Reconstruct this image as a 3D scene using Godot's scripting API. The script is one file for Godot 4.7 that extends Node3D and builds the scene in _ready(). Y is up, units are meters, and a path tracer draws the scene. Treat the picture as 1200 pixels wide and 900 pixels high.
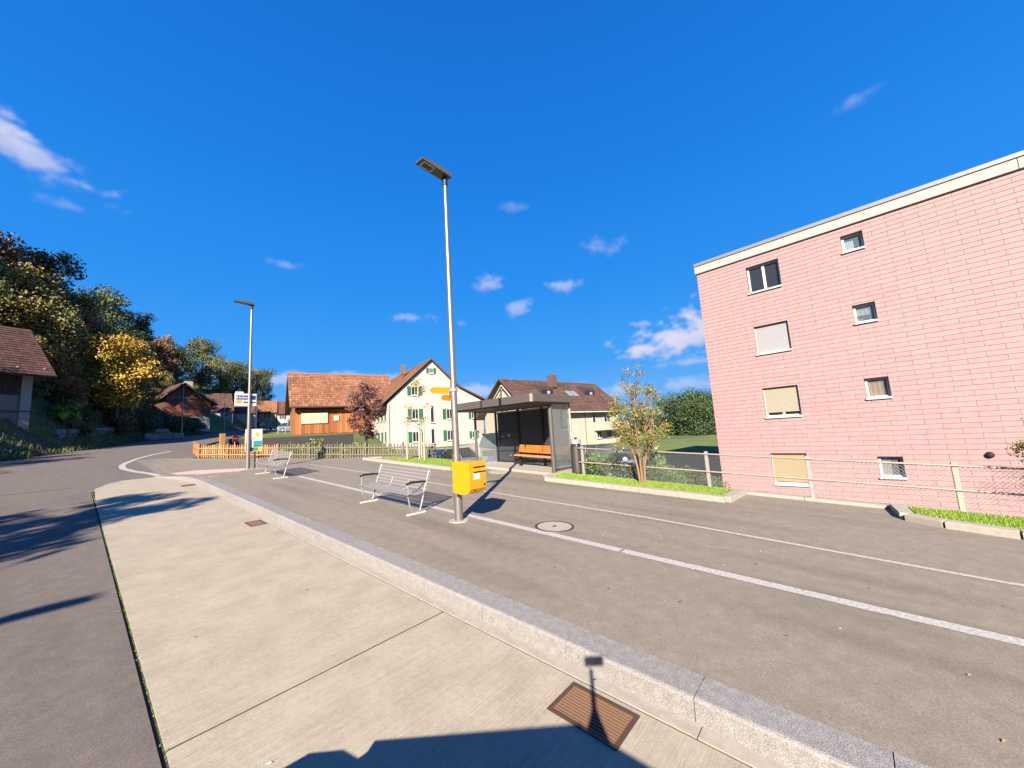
extends Node3D
# World frame: -Z runs up the street, +X across it, the camera stands over X = 0, Z = 0.

class MB:
	var v := PackedVector3Array()
	var n := PackedVector3Array()
	var c := PackedColorArray()
	func t3(p, q, r, a, b, d, col):
		v.append(p); v.append(q); v.append(r)
		n.append(a); n.append(b); n.append(d)
		c.append(col); c.append(col); c.append(col)
	func tri(p: Vector3, q: Vector3, r: Vector3, out: Vector3, col := Color.WHITE):
		var nn := (r - p).cross(q - p)
		if nn.length_squared() < 1e-16: return
		nn = nn.normalized()
		if nn.dot(out) < 0.0: t3(p, r, q, -nn, -nn, -nn, col)
		else: t3(p, q, r, nn, nn, nn, col)
	func quad(p: Vector3, q: Vector3, r: Vector3, s: Vector3, out: Vector3, col := Color.WHITE):
		tri(p, q, r, out, col); tri(p, r, s, out, col)
	func box(x: Transform3D, s: Vector3, col := Color.WHITE, bev := 0.0):
		var h := s * 0.5
		var b := x.basis
		for ax in 3:
			for sg in [-1.0, 1.0]:
				var u := Vector3.ZERO; var w := Vector3.ZERO; var o := Vector3.ZERO
				o[ax] = h[ax] * sg
				u[(ax + 1) % 3] = h[(ax + 1) % 3] - bev
				w[(ax + 2) % 3] = h[(ax + 2) % 3] - bev
				quad(x * (o + u + w), x * (o + u - w), x * (o - u - w), x * (o - u + w), b * o, col)
		if bev > 0.0:
			for ax in 3:
				for s1 in [-1.0, 1.0]:
					for s2 in [-1.0, 1.0]:
						var i := (ax + 1) % 3; var j := (ax + 2) % 3
						var e := Vector3.ZERO; e[ax] = h[ax] - bev
						var p := Vector3.ZERO; p[i] = h[i] * s1; p[j] = (h[j] - bev) * s2
						var q := Vector3.ZERO; q[i] = (h[i] - bev) * s1; q[j] = h[j] * s2
						quad(x * (p + e), x * (q + e), x * (q - e), x * (p - e), b * (p + q), col)
			for a in [-1.0, 1.0]:
				for d in [-1.0, 1.0]:
					for e in [-1.0, 1.0]:
						var g := Vector3(a, d, e)
						var k := h - Vector3.ONE * bev
						tri(x * (g * Vector3(h.x, k.y, k.z)), x * (g * Vector3(k.x, h.y, k.z)), x * (g * Vector3(k.x, k.y, h.z)), b * g, col)
	func bx(p: Vector3, s: Vector3, col := Color.WHITE, bev := 0.0, yaw := 0.0):
		box(Transform3D(Basis(Vector3.UP, yaw), p), s, col, bev)
	func tube(pts: Array, rad: Array, sides := 8, col := Color.WHITE, caps := true):
		var rings := []; var nor := []
		var up := Vector3.UP
		var d0: Vector3 = (pts[1] - pts[0]).normalized()
		if abs(d0.dot(up)) > 0.95: up = Vector3.RIGHT
		var u := d0.cross(up).normalized()
		for i in pts.size():
			var d: Vector3
			if i == 0: d = d0
			elif i == pts.size() - 1: d = (pts[i] - pts[i - 1]).normalized()
			else: d = ((pts[i + 1] - pts[i]).normalized() + (pts[i] - pts[i - 1]).normalized()).normalized()
			u = (u - d * u.dot(d)).normalized()
			var w := d.cross(u)
			var r := []; var nr := []
			for k in sides:
				var a := TAU * k / sides
				var dd := u * cos(a) + w * sin(a)
				r.append(pts[i] + dd * rad[i]); nr.append(dd)
			rings.append(r); nor.append(nr)
		for i in pts.size() - 1:
			for k in sides:
				var k2 := (k + 1) % sides
				var a = rings[i][k]; var b = rings[i][k2]; var cc = rings[i + 1][k2]; var d = rings[i + 1][k]
				if (cc - a).cross(b - a).dot(nor[i][k]) > 0.0:
					t3(a, b, cc, nor[i][k], nor[i][k2], nor[i + 1][k2], col); t3(a, cc, d, nor[i][k], nor[i + 1][k2], nor[i + 1][k], col)
				else:
					t3(a, cc, b, nor[i][k], nor[i + 1][k2], nor[i][k2], col); t3(a, d, cc, nor[i][k], nor[i + 1][k], nor[i + 1][k2], col)
		if caps:
			for e in [0, pts.size() - 1]:
				var o: Vector3 = -d0 if e == 0 else (pts[e] - pts[e - 1])
				for k in range(1, sides - 1): tri(rings[e][0], rings[e][k], rings[e][k + 1], o, col)
	func lathe(o: Vector3, prof: Array, sides := 20, col := Color.WHITE):
		for i in prof.size() - 1:
			var p: Vector2 = prof[i]; var q: Vector2 = prof[i + 1]
			var sl := Vector2(q.y - p.y, p.x - q.x).normalized()
			for k in sides:
				var a := TAU * k / sides; var b := TAU * (k + 1) / sides
				var da := Vector3(cos(a), 0, sin(a)); var db := Vector3(cos(b), 0, sin(b))
				var na := da * sl.x + Vector3.UP * sl.y; var nb := db * sl.x + Vector3.UP * sl.y
				var A := o + da * p.x + Vector3.UP * p.y; var B := o + db * p.x + Vector3.UP * p.y
				var C := o + db * q.x + Vector3.UP * q.y; var D := o + da * q.x + Vector3.UP * q.y
				if (C - A).cross(B - A).dot(na + nb) >= 0.0 and (C - A).cross(B - A).length_squared() > 1e-14 or (D - A).cross(C - A).dot(na + nb) > 0.0:
					t3(A, B, C, na, nb, nb, col); t3(A, C, D, na, nb, na, col)
				else:
					t3(A, C, B, na, nb, nb, col); t3(A, D, C, na, na, nb, col)
	func extrude(poly: PackedVector2Array, x: Transform3D, depth: float, col := Color.WHITE):
		# poly in local x/y, extruded along local z from -depth/2 to depth/2
		var idx := Geometry2D.triangulate_polygon(poly)
		for sg in [-1.0, 1.0]:
			for i in range(0, idx.size(), 3):
				tri(x * Vector3(poly[idx[i]].x, poly[idx[i]].y, sg * depth / 2), x * Vector3(poly[idx[i + 1]].x, poly[idx[i + 1]].y, sg * depth / 2), x * Vector3(poly[idx[i + 2]].x, poly[idx[i + 2]].y, sg * depth / 2), x.basis.z * sg, col)
		var cw := -1.0 if Geometry2D.is_polygon_clockwise(poly) else 1.0
		for i in poly.size():
			var a := poly[i]; var b := poly[(i + 1) % poly.size()]
			var o := Vector3((b - a).y, -(b - a).x, 0) * cw
			quad(x * Vector3(a.x, a.y, -depth / 2), x * Vector3(b.x, b.y, -depth / 2), x * Vector3(b.x, b.y, depth / 2), x * Vector3(a.x, a.y, depth / 2), x.basis * o, col)
	func mesh() -> ArrayMesh:
		var arr := []
		arr.resize(Mesh.ARRAY_MAX)
		arr[Mesh.ARRAY_VERTEX] = v; arr[Mesh.ARRAY_NORMAL] = n; arr[Mesh.ARRAY_COLOR] = c
		var m := ArrayMesh.new()
		m.add_surface_from_arrays(Mesh.PRIMITIVE_TRIANGLES, arr)
		return m

var M := {}
var used := {}
var rng := RandomNumberGenerator.new()
const EXPO := 3.1
const ALB := 0.56   # all flat colours below were set against a mid exposure

func _ready():
	make_camera()
	make_materials()
	build_ground()
	pink_block()
	shutter_house(); wood_barn(); brown_roof_house(); old_house(); gable_barn(); street_houses()
	shelter(); islands(); chain_fence(); drains()
	lamp_post(Vector3(4.80, gy(4.8, -5.67), -5.67), PI, "tall steel street lamp carrying yellow letter box and hiking arrows")
	lamp_post(Vector3(4.74, gy(4.74, -18.56) + plat_off(0, -18.5), -18.5), PI, "steel street lamp at the bus stop sign")
	lamp_post(Vector3(9.6, gy(9.6, -67.3, -0.1), -67.3), deg_to_rad(10), "grey street lamp at the foot of the wooded slope")
	lamp_post(Vector3(17.6, gy(17.6, -83.2, -0.1), -83.2), deg_to_rad(160), "distant street lamp before the grey houses")
	lamp_post(Vector3(-10.62, gy(-10.6, -0.5) - 0.1, -0.5), deg_to_rad(0), "street lamp on the far side of the road across from the bay")
	lamp_post(Vector3(42.0, -0.6, -16.4), deg_to_rad(-20), "street lamp beyond the yard behind the shrub tree")
	steel_bench(Vector3(4.60, gy(4.6, -7.6), -7.62), "slatted steel bench next to the letter box lamp post")
	steel_bench(Vector3(4.62, gy(4.6, -15.25), -15.25), "slatted steel bench next to the bus stop sign")
	letter_box(); hiking_signs(); bus_stop()
	picket_fence("picket_fence", [[5.25, -32.2], [4.83, -28.1], [7.38, -23.6]], [Color(0.48, 0.20, 0.07), Color(0.56, 0.33, 0.16), Color(0.40, 0.16, 0.055)], "new orange wooden picket fence round the street corner")
	picket_fence("picket_fence", [[7.42, -23.5], [10.0, -18.9], [12.1, -15.9]], [Color(0.20, 0.18, 0.13), Color(0.24, 0.21, 0.15), Color(0.16, 0.14, 0.10)], "old grey wooden picket fence before the barn garden")
	small_things()
	cars_here()
	plants()

# ---------- camera, sky and sun ----------
func make_camera():
	var cam := Camera3D.new(); cam.name = "camera"
	add_child(cam)
	cam.position = Vector3(0, 1.93, 0)
	cam.basis = Basis(Vector3.UP, deg_to_rad(-49.0)) * Basis(Vector3.RIGHT, deg_to_rad(7.2)) * Basis(Vector3.BACK, deg_to_rad(-3.5))
	cam.fov = 90.0
	cam.near = 0.03; cam.far = 2000.0
	cam.current = true
	var sun := DirectionalLight3D.new(); sun.name = "sun"
	add_child(sun)
	sun.look_at_from_position(Vector3.ZERO, Vector3(0.7437, -0.4679, -0.4772), Vector3.UP)
	sun.light_energy = 1.6
	sun.light_color = Color(1.0, 0.945, 0.87)
	sun.light_angular_distance = 0.5
	sun.shadow_enabled = true
	var we := WorldEnvironment.new(); we.name = "world_environment"
	var env := Environment.new()
	env.background_mode = Environment.BG_SKY
	var sky := Sky.new()
	var sm := PanoramaSkyMaterial.new()
	sm.panorama = ImageTexture.create_from_image(sky_image())
	sky.sky_material = sm
	env.sky = sky
	env.tonemap_mode = Environment.TONE_MAPPER_LINEAR
	env.tonemap_exposure = EXPO
	env.sdfgi_enabled = true; env.ssao_enabled = true; env.ssil_enabled = true
	we.environment = env
	add_child(we)

func sky_image() -> Image:
	var W := 2048; var Hh := 1024
	var im := Image.create(W, Hh, false, Image.FORMAT_RGBF)
	var stops := [[0.0, Color(0.30, 0.53, 0.93)], [4.0, Color(0.15, 0.45, 0.95)], [10.0, Color(0.06, 0.37, 0.94)], [20.0, Color(0.028, 0.29, 0.89)], [35.0, Color(0.014, 0.215, 0.78)], [55.0, Color(0.009, 0.155, 0.63)], [90.0, Color(0.008, 0.12, 0.52)]]
	for y in Hh:
		var el := 90.0 - (y + 0.5) / Hh * 180.0
		var c: Color = stops[0][1]
		if el < 0.0: c = Color(0.20, 0.22, 0.22)
		else:
			for i in stops.size() - 1:
				if el >= stops[i][0] and el <= stops[i + 1][0]:
					c = (stops[i][1] as Color).lerp(stops[i + 1][1], (el - stops[i][0]) / (stops[i + 1][0] - stops[i][0]))
		im.fill_rect(Rect2i(0, y, W, 1), c / EXPO)
	# clouds: azimuth, elevation, half width, half height (degrees), strength, tilt
	var cl := [[-3.9, 27.5, 5.0, 1.5, 0.75, -0.28], [-7.0, 29.0, 3.0, 1.6, 0.8, -0.3], [-0.6, 26.4, 2.2, 0.6, 0.45, -0.2], [-1.3, 24.2, 2.2, 0.6, 0.3, 0.0], [46.0, 22.1, 2.6, 1.3, 0.62, 0.0], [50.8, 18.2, 2.4, 1.5, 0.55, 0.15], [57.8, 20.8, 3.0, 1.0, 0.6, 0.0], [34.8, 17.3, 3.0, 0.8, 0.5, 0.0], [64.0, 25.2, 3.2, 1.4, 0.35, 0.1], [41.8, 16.5, 1.4, 0.5, 0.4, 0.0],
		[72.5, 11.4, 7.5, 2.6, 1.25, 0.05], [77.0, 12.6, 6.0, 3.2, 1.2, 0.0], [69.5, 10.4, 5.0, 1.6, 1.0, 0.1], [68.5, 14.2, 1.8, 0.8, 0.75, 0.0], [74.0, 8.0, 5.0, 0.8, 0.6, 0.0], [16.8, 8.6, 7.0, 1.3, 0.75, 0.0], [28.0, 8.8, 8.0, 1.0, 0.7, 0.0], [43.9, 6.4, 6.0, 1.6, 0.7, 0.0], [94.8, 31.7, 3.0, 0.7, 0.3, 0.1], [18.1, 23.0, 2.2, 0.6, 0.35, 0.0], [50.7, 31.9, 3.0, 0.7, 0.22, 0.0], [60.0, 5.0, 10.0, 1.6, 0.55, 0.0], [74.0, 5.0, 9.0, 1.2, 0.5, 0.0],
		[120.0, 16.0, 9.0, 2.0, 0.7, 0.0], [160.0, 24.0, 7.0, 1.6, 0.6, 0.0], [205.0, 14.0, 10.0, 2.0, 0.7, 0.0], [250.0, 33.0, 6.0, 1.5, 0.5, 0.0], [290.0, 18.0, 8.0, 1.8, 0.6, 0.0], [325.0, 30.0, 5.0, 1.2, 0.5, 0.0]]
	var f := FastNoiseLite.new(); f.seed = 6; f.frequency = 0.16; f.fractal_octaves = 5; f.fractal_gain = 0.55
	for q in cl:
		var m := 1.8
		var x0 := int((q[0] - q[2] * m) / 360.0 * W); var x1 := int((q[0] + q[2] * m) / 360.0 * W)
		var y0 := int((90.0 - q[1] - q[3] * m) / 180.0 * Hh); var y1 := int((90.0 - q[1] + q[3] * m) / 180.0 * Hh)
		for y in range(y0 - 6, y1 + 7):
			for x in range(x0, x1 + 1):
				var az := (x + 0.5) / W * 360.0; var el := 90.0 - (y + 0.5) / Hh * 180.0
				var dx: float = (az - q[0]) / q[2]; var dy: float = (el - q[1] - (az - q[0]) * q[5]) / q[3]
				var n := f.get_noise_2d(az * 1.3, el * 2.4)
				var n2 := f.get_noise_2d(az * 5.0 + 70.0, el * 8.0)
				var d := 1.05 - sqrt(dx * dx + dy * dy) + n * 0.9 + n2 * 0.28
				var a: float = smoothstep(0.0, 1.1, d) * q[4] * 0.8
				if a <= 0.002: continue
				var xx := posmod(x, W)
				var bcol := im.get_pixel(xx, y)
				var cc := Color(0.56, 0.61, 0.88).lerp(Color(0.84, 0.83, 0.95), clampf(0.5 + dy * 0.5, 0, 1)) / EXPO
				im.set_pixel(xx, y, bcol.lerp(cc, a))
	return im

# ---------- naming and objects ----------
func numbered(called: String) -> String:
	if not used.has(called):
		used[called] = 0
		return called
	used[called] += 1
	return "%s_%03d" % [called, used[called]]

func base(called: String, at: Vector3, yaw := 0.0, label := "", category := "", group := "", kind := "") -> Node3D:
	var o := Node3D.new()
	o.name = numbered(called)
	add_child(o)
	o.position = at; o.rotation.y = yaw
	tag(o, label, category, group, kind)
	return o

func tag(o, label := "", category := "", group := "", kind := ""):
	if label: o.set_meta("label", label)
	if category: o.set_meta("category", category)
	if group: o.set_meta("group", group)
	if kind: o.set_meta("kind", kind)
	return o

func obj(called: String, mb, material, parent = null, at := Vector3.ZERO) -> MeshInstance3D:
	var o := MeshInstance3D.new()
	o.mesh = mb.mesh() if mb is MB else mb
	o.material_override = material
	o.position = at
	if parent == null:
		o.name = numbered(called); add_child(o)
	else:
		o.name = called; parent.add_child(o, true)
	return o

func copy_of(o, at: Vector3, yaw: float, sc := 1.0, label := "") -> Node3D:
	var nm: String = o.get_meta("base_name") if o.has_meta("base_name") else String(o.name)
	var c = o.duplicate()
	c.name = numbered(nm)
	add_child(c)
	c.position = at; c.rotation = Vector3(0, yaw, 0); c.scale = Vector3.ONE * sc
	if label: c.set_meta("label", label)
	return c

# ---------- materials ----------
func srgb(l: Color) -> Color: return l.linear_to_srgb()

func noise_img(size: int, freq: float, seed_: int, oct := 4, type := FastNoiseLite.TYPE_SIMPLEX_SMOOTH) -> Image:
	var f := FastNoiseLite.new()
	f.seed = seed_; f.frequency = freq; f.noise_type = type
	f.fractal_octaves = oct
	return f.get_seamless_image(size, size, false, false, 0.12)

func mix_tex(size: int, layers: Array, lo: Color, hi: Color, speck := 0.0, seed_ := 1) -> Array:
	# layers: [image, weight]; gives [albedo texture, grey image]
	var datas := []
	for l in layers: datas.append((l[0] as Image).get_data())
	var out := PackedByteArray(); out.resize(size * size * 3)
	var grey := PackedByteArray(); grey.resize(size * size)
	var r := RandomNumberGenerator.new(); r.seed = seed_
	var lut := []
	for i in 256:
		var k := srgb(lo.lerp(hi, i / 255.0))
		lut.append([int(k.r * 255), int(k.g * 255), int(k.b * 255)])
	var nl := layers.size()
	for i in size * size:
		var a := 0.0
		for j in nl: a += datas[j][i] * layers[j][1]
		if speck > 0.0: a += (r.randf() - 0.5) * 255.0 * speck
		var q := clampi(int(a), 0, 255)
		var e = lut[q]
		out[i * 3] = e[0]; out[i * 3 + 1] = e[1]; out[i * 3 + 2] = e[2]
		grey[i] = q
	var im := Image.create_from_data(size, size, false, Image.FORMAT_RGB8, out)
	var gi := Image.create_from_data(size, size, false, Image.FORMAT_L8, grey)
	im.generate_mipmaps()
	return [ImageTexture.create_from_image(im), gi]

func nmap(gi: Image, k: float) -> ImageTexture:
	var im := gi.duplicate() as Image
	im.convert(Image.FORMAT_RGBA8)
	im.bump_map_to_normal_map(k)
	return ImageTexture.create_from_image(im)

func mat(col: Color, rough := 0.8, metal := 0.0, vc := false) -> StandardMaterial3D:
	var m := StandardMaterial3D.new()
	m.albedo_color = srgb(Color(col.r * ALB, col.g * ALB, col.b * ALB) if not vc else col)
	m.roughness = rough; m.metallic = metal
	m.vertex_color_use_as_albedo = vc
	return m

func tmat(tex, scale: Vector3, rough := 0.85, normal = null, vc := false, world := true) -> StandardMaterial3D:
	var m := StandardMaterial3D.new()
	m.albedo_texture = tex
	m.uv1_triplanar = true; m.uv1_world_triplanar = world
	m.uv1_scale = scale
	m.roughness = rough
	m.vertex_color_use_as_albedo = vc
	if normal != null:
		m.normal_enabled = true; m.normal_texture = normal
	return m

func glass(col: Color, alpha := 0.2) -> StandardMaterial3D:
	var m := StandardMaterial3D.new()
	var k := srgb(col); k.a = alpha
	m.albedo_color = k
	m.transparency = BaseMaterial3D.TRANSPARENCY_ALPHA
	m.roughness = 0.04
	return m

func make_materials():
	var fine := noise_img(1024, 0.09, 11, 3)
	var mid := noise_img(1024, 0.012, 12, 4)
	var a = mix_tex(1024, [[fine, 0.22], [mid, 0.30]], Color(0.17, 0.144, 0.112), Color(0.46, 0.395, 0.305), 0.95, 5)
	M.asphalt_tan = tmat(a[0], Vector3.ONE * 0.33, 0.9, null, true)
	M.asphalt_tan.albedo_color = srgb(Color(0.70, 0.70, 0.70))
	var b = mix_tex(1024, [[fine, 0.22], [mid, 0.30]], Color(0.108, 0.088, 0.074), Color(0.325, 0.27, 0.228), 0.95, 6)
	M.asphalt_grey = tmat(b[0], Vector3.ONE * 0.37, 0.9, null, true)
	M.asphalt_grey.albedo_color = srgb(Color(0.66, 0.66, 0.66))
	# broomed concrete: streaks that run across the slab (world X)
	var st := Image.create(1024, 1024, false, Image.FORMAT_L8)
	var f := FastNoiseLite.new(); f.seed = 21; f.frequency = 0.02; f.fractal_octaves = 3
	var d := PackedByteArray(); d.resize(1024 * 1024)
	for y in 1024:
		for x in 1024:
			var t := x / 1024.0
			# periodic in x by walking a circle
			d[y * 1024 + x] = clampi(int(128 + 150 * f.get_noise_3d(cos(t * TAU) * 28.0, sin(t * TAU) * 28.0, y * 7.5)), 0, 255)
	st = Image.create_from_data(1024, 1024, false, Image.FORMAT_L8, d)
	var co = mix_tex(1024, [[st, 0.30], [noise_img(1024, 0.004, 22, 5), 0.25], [noise_img(1024, 0.03, 24, 4), 0.2], [fine, 0.15]], Color(0.25, 0.215, 0.16), Color(0.61, 0.53, 0.415), 0.4, 7)
	M.concrete = tmat(co[0], Vector3.ONE * 0.4, 0.88, nmap(co[1], 1.4), true)
	M.concrete.albedo_color = srgb(Color(0.70, 0.695, 0.68))
	var gr = mix_tex(512, [[noise_img(512, 0.16, 31, 2), 0.6], [noise_img(512, 0.02, 32, 3), 0.2]], Color(0.10, 0.095, 0.092), Color(0.66, 0.63, 0.61), 0.75, 8)
	M.granite = tmat(gr[0], Vector3.ONE * 1.1, 0.75, nmap(gr[1], 1.5), true)
	M.granite.albedo_color = srgb(Color(0.66, 0.655, 0.65))
	var cg = mix_tex(512, [[noise_img(512, 0.02, 33, 5), 0.6], [noise_img(512, 0.15, 34, 2), 0.3]], Color(0.28, 0.25, 0.21), Color(0.45, 0.405, 0.35), 0.2, 9)
	M.pale_concrete = tmat(cg[0], Vector3.ONE * 0.8, 0.85, nmap(cg[1], 1.0), true)
	M.pale_concrete.albedo_color = srgb(Color(0.78, 0.78, 0.78))
	var pl = mix_tex(512, [[noise_img(512, 0.01, 41, 5), 0.7], [noise_img(512, 0.2, 42, 2), 0.3]], Color(0.80, 0.80, 0.80), Color(1, 1, 1), 0.1, 10)
	M.plaster_tex = pl[0]
	var wd := Image.create(512, 512, false, Image.FORMAT_L8)
	var wdat := PackedByteArray(); wdat.resize(512 * 512)
	for y in 512:
		for x in 512:
			var t := y / 512.0
			wdat[y * 512 + x] = clampi(int(128 + 170 * f.get_noise_3d(x * 4.0, cos(t * TAU) * 9.0, sin(t * TAU) * 9.0)), 0, 255)
	wd = Image.create_from_data(512, 512, false, Image.FORMAT_L8, wdat)
	var wt = mix_tex(512, [[wd, 0.8], [noise_img(512, 0.02, 44, 3), 0.2]], Color(0.5, 0.48, 0.46), Color(1, 1, 1), 0.1, 11)
	M.wood_tex = wt[0]
	var gt = mix_tex(512, [[noise_img(512, 0.03, 51, 5), 0.7], [noise_img(512, 0.2, 52, 2), 0.3]], Color(0.5, 0.5, 0.5), Color(1, 1, 1), 0.3, 12)
	M.soil_tex = gt[0]
	M.ground = tmat(gt[0], Vector3.ONE * 0.2, 0.95, nmap(gt[1], 2.0), true)
	M.rough_tex = gt[0]
	M.leaf = mat(Color.WHITE, 0.6, 0.0, true)
	M.leaf.backlight = Color(0.35, 0.35, 0.2)
	M.grass = mat(Color.WHITE, 0.7, 0.0, true)
	M.grass.backlight = Color(0.3, 0.4, 0.1)
	M.bark = tmat(gt[0], Vector3(6, 1.2, 6), 0.95, nmap(gt[1], 3.0), true, false)
	M.roof = tmat(gt[0], Vector3.ONE * 0.9, 0.9, null, true)
	M.board = tmat(wt[0], Vector3(1.6, 0.35, 1.6), 0.85, null, true)
	M.plain = mat(Color.WHITE, 0.8, 0.0, true)
	M.paint = tmat(mix_tex(512, [[noise_img(512, 0.05, 61, 4), 0.6], [fine_small(), 0.4]], Color(0.13, 0.12, 0.11), Color(0.52, 0.50, 0.475), 0.5, 13)[0], Vector3.ONE * 0.9, 0.8)
	M.steel = mat(Color(0.46, 0.42, 0.39), 0.42, 0.75)
	M.zinc = mat(Color(0.55, 0.53, 0.51), 0.5, 0.4)
	M.bench_steel = mat(Color(0.48, 0.46, 0.46), 0.5, 0.4)
	M.dark_metal = mat(Color(0.03, 0.032, 0.036), 0.5, 0.3)
	M.grey_metal = mat(Color(0.155, 0.145, 0.135), 0.45, 0.25)
	M.black = mat(Color(0.012, 0.012, 0.013), 0.7)
	M.rubber = mat(Color(0.02, 0.02, 0.02), 0.85)
	M.white = mat(Color(0.78, 0.76, 0.73), 0.6)
	M.yellow = mat(Color(0.95, 0.40, 0.002), 0.38)
	M.yellow.clearcoat_enabled = true; M.yellow.clearcoat = 0.3
	M.sign_yellow = mat(Color(0.93, 0.34, 0.002), 0.5)
	M.glass = glass(Color(0.75, 0.85, 0.85), 0.10)
	M.frosted = glass(Color(0.16, 0.19, 0.19), 0.45)
	M.window_glass = glass(Color(0.03, 0.035, 0.04), 0.62)
	M.dark_panel = mat(Color(0.055, 0.058, 0.078), 0.35)
	M.rust = tmat(gt[0], Vector3.ONE * 4.0, 0.75); M.rust.albedo_color = srgb(Color(0.20, 0.11, 0.06))
	M.iron = tmat(gt[0], Vector3.ONE * 3.0, 0.6)
	M.iron.albedo_color = srgb(Color(0.13, 0.075, 0.045)); M.iron.metallic = 0.4

func fine_small() -> Image: return noise_img(512, 0.15, 63, 2)

func plaster(col: Color, s := 0.25) -> StandardMaterial3D:
	var m := tmat(M.plaster_tex, Vector3.ONE * s, 0.9)
	m.albedo_color = srgb(col * ALB)
	return m

# ---------- ground ----------
func gy(x: float, z: float, off := 0.0) -> float: return 0.0094 * x - 0.0593 * z + off

func interp(tab: Array, z: float) -> float:
	# tab: [z, x] with z falling
	if z >= tab[0][0]: return tab[0][1]
	for i in tab.size() - 1:
		if z >= tab[i + 1][0]:
			var t: float = (tab[i][0] - z) / (tab[i][0] - tab[i + 1][0])
			return lerpf(tab[i][1], tab[i + 1][1], t)
	var q = tab[tab.size() - 1]; var p = tab[tab.size() - 2]
	return q[1] + (q[0] - z) * (q[1] - p[1]) / (p[0] - q[0])

const LEFT := [[60.0, -9.5], [10.0, -8.5], [-10.0, -7.5], [-25.0, -5.6], [-37.75, -2.73], [-43.4, -0.94], [-48.0, 1.25], [-59.3, 5.0], [-70.8, 10.2], [-87.4, 17.6], [-110.0, 31.0], [-140.0, 50.0]]
const RIGHT := [[60.0, 11.2], [-16.0, 11.2], [-16.05, 12.0], [-28.0, 4.85], [-32.0, 5.3], [-40.0, 6.6], [-48.0, 9.5], [-59.0, 14.0], [-71.0, 20.0], [-87.0, 28.0], [-110.0, 41.0], [-140.0, 61.0]]

func left_edge(z: float) -> float: return interp(LEFT, z)
func right_edge(z: float) -> float: return interp(RIGHT, z)

var tn := FastNoiseLite.new()
func ground_y(x: float, z: float) -> float:
	var l := left_edge(z); var r := right_edge(z)
	var p := gy(x, clampf(z, -150.0, 60.0))
	var dl := l - x
	var dr := x - r
	var h := p
	var inside := smoothstep(0.2, 1.2, dl) + smoothstep(0.0, 0.8, dr)
	h += -0.5 + 0.42 * clampf(inside, 0.0, 1.0)
	if dl > 0.0:
		var hz := smoothstep(-30.0, -52.0, z) * (1.0 - 0.72 * smoothstep(-63.0, -74.0, z) + 0.55 * smoothstep(-92.0, -102.0, z))
		var q := maxf(dl - 1.2, 0.0)
		h += (0.05 + hz) * 18.0 * (1.0 - exp(-q * 0.062))
		h += tn.get_noise_2d(x, z) * minf(q * 0.12, 1.2)
	if dr > 0.0:
		var thr := maxf(0.0, -z - 17.0) * 0.42
		var w := 2.2 + thr * 0.6
		h -= 2.05 * smoothstep(0.2, w, dr - thr)
		if dr > 25.0: h -= smoothstep(25.0, 120.0, dr) * (0.06 * maxf(0.0, -z))
	return h

func sheet(xs: Callable, zs: Array, cols: int, off: Callable, tone: float, seed_: int) -> MB:
	# strip mesh with per-vertex colour patches
	var mb := MB.new()
	var f := FastNoiseLite.new(); f.seed = seed_; f.frequency = 0.35; f.fractal_octaves = 4
	var rows := []
	for z in zs:
		var lr = xs.call(z)
		var row := []
		for i in cols + 1:
			var x := lerpf(lr[0], lr[1], float(i) / cols)
			row.append(Vector3(x, gy(x, z) + off.call(x, z), z))
		rows.append(row)
	var nn := Vector3(-0.0094, 1, 0.0593).normalized()
	for j in rows.size() - 1:
		for i in cols:
			var a = rows[j][i]; var b = rows[j][i + 1]; var cc = rows[j + 1][i + 1]; var d = rows[j + 1][i]
			var cs := []
			for p in [a, b, cc, d]:
				# long streaks down the street, as rolled and driven asphalt has, and blotches
				var k: float = 1.0 + tone * (f.get_noise_2d(p.x * 6.5, p.z * 0.3) * 0.9 + f.get_noise_2d(p.x * 2.0 + 40.0, p.z * 0.22) * 0.7 + f.get_noise_2d(p.x * 0.6 + 90.0, p.z * 0.6) * 0.7)
				cs.append(Color(k, k, k))
			var s: float = (cc - a).cross(b - a).dot(Vector3.UP)
			var o := [[a, b, cc, 0, 1, 2], [a, cc, d, 0, 2, 3]] if s > 0 else [[a, cc, b, 0, 2, 1], [a, d, cc, 0, 3, 2]]
			for t in o:
				mb.v.append(t[0]); mb.v.append(t[1]); mb.v.append(t[2])
				for q in 3: mb.n.append(nn); mb.c.append(cs[t[3 + q]])
	return mb

func steps(a: float, b: float, near: float, grow := 1.0) -> Array:
	var out := [a]
	var z := a; var s := near
	while z > b:
		z = maxf(b, z - s); s *= grow
		out.append(z)
	return out

func flat_poly(pts: Array, off: float, mb: MB, col := Color.WHITE):
	var poly := PackedVector2Array()
	for p in pts: poly.append(Vector2(p[0], p[1]))
	var idx := Geometry2D.triangulate_polygon(poly)
	for i in range(0, idx.size(), 3):
		var q := []
		for k in 3:
			var p := poly[idx[i + k]]
			q.append(Vector3(p.x, gy(p.x, p.y) + off, p.y))
		mb.tri(q[0], q[1], q[2], Vector3.UP, col)

const PLAT_LEFT := [[60.0, 3.125], [-16.2, 3.125], [-17.2, 3.06], [-18.0, 2.96], [-18.8, 2.81], [-19.6, 2.61], [-20.3, 2.38], [-32.0, 2.38], [-60.0, 2.38]]
func plat_off(_x: float, z: float) -> float: return -0.146 * smoothstep(-17.4, -20.8, z)

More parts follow.
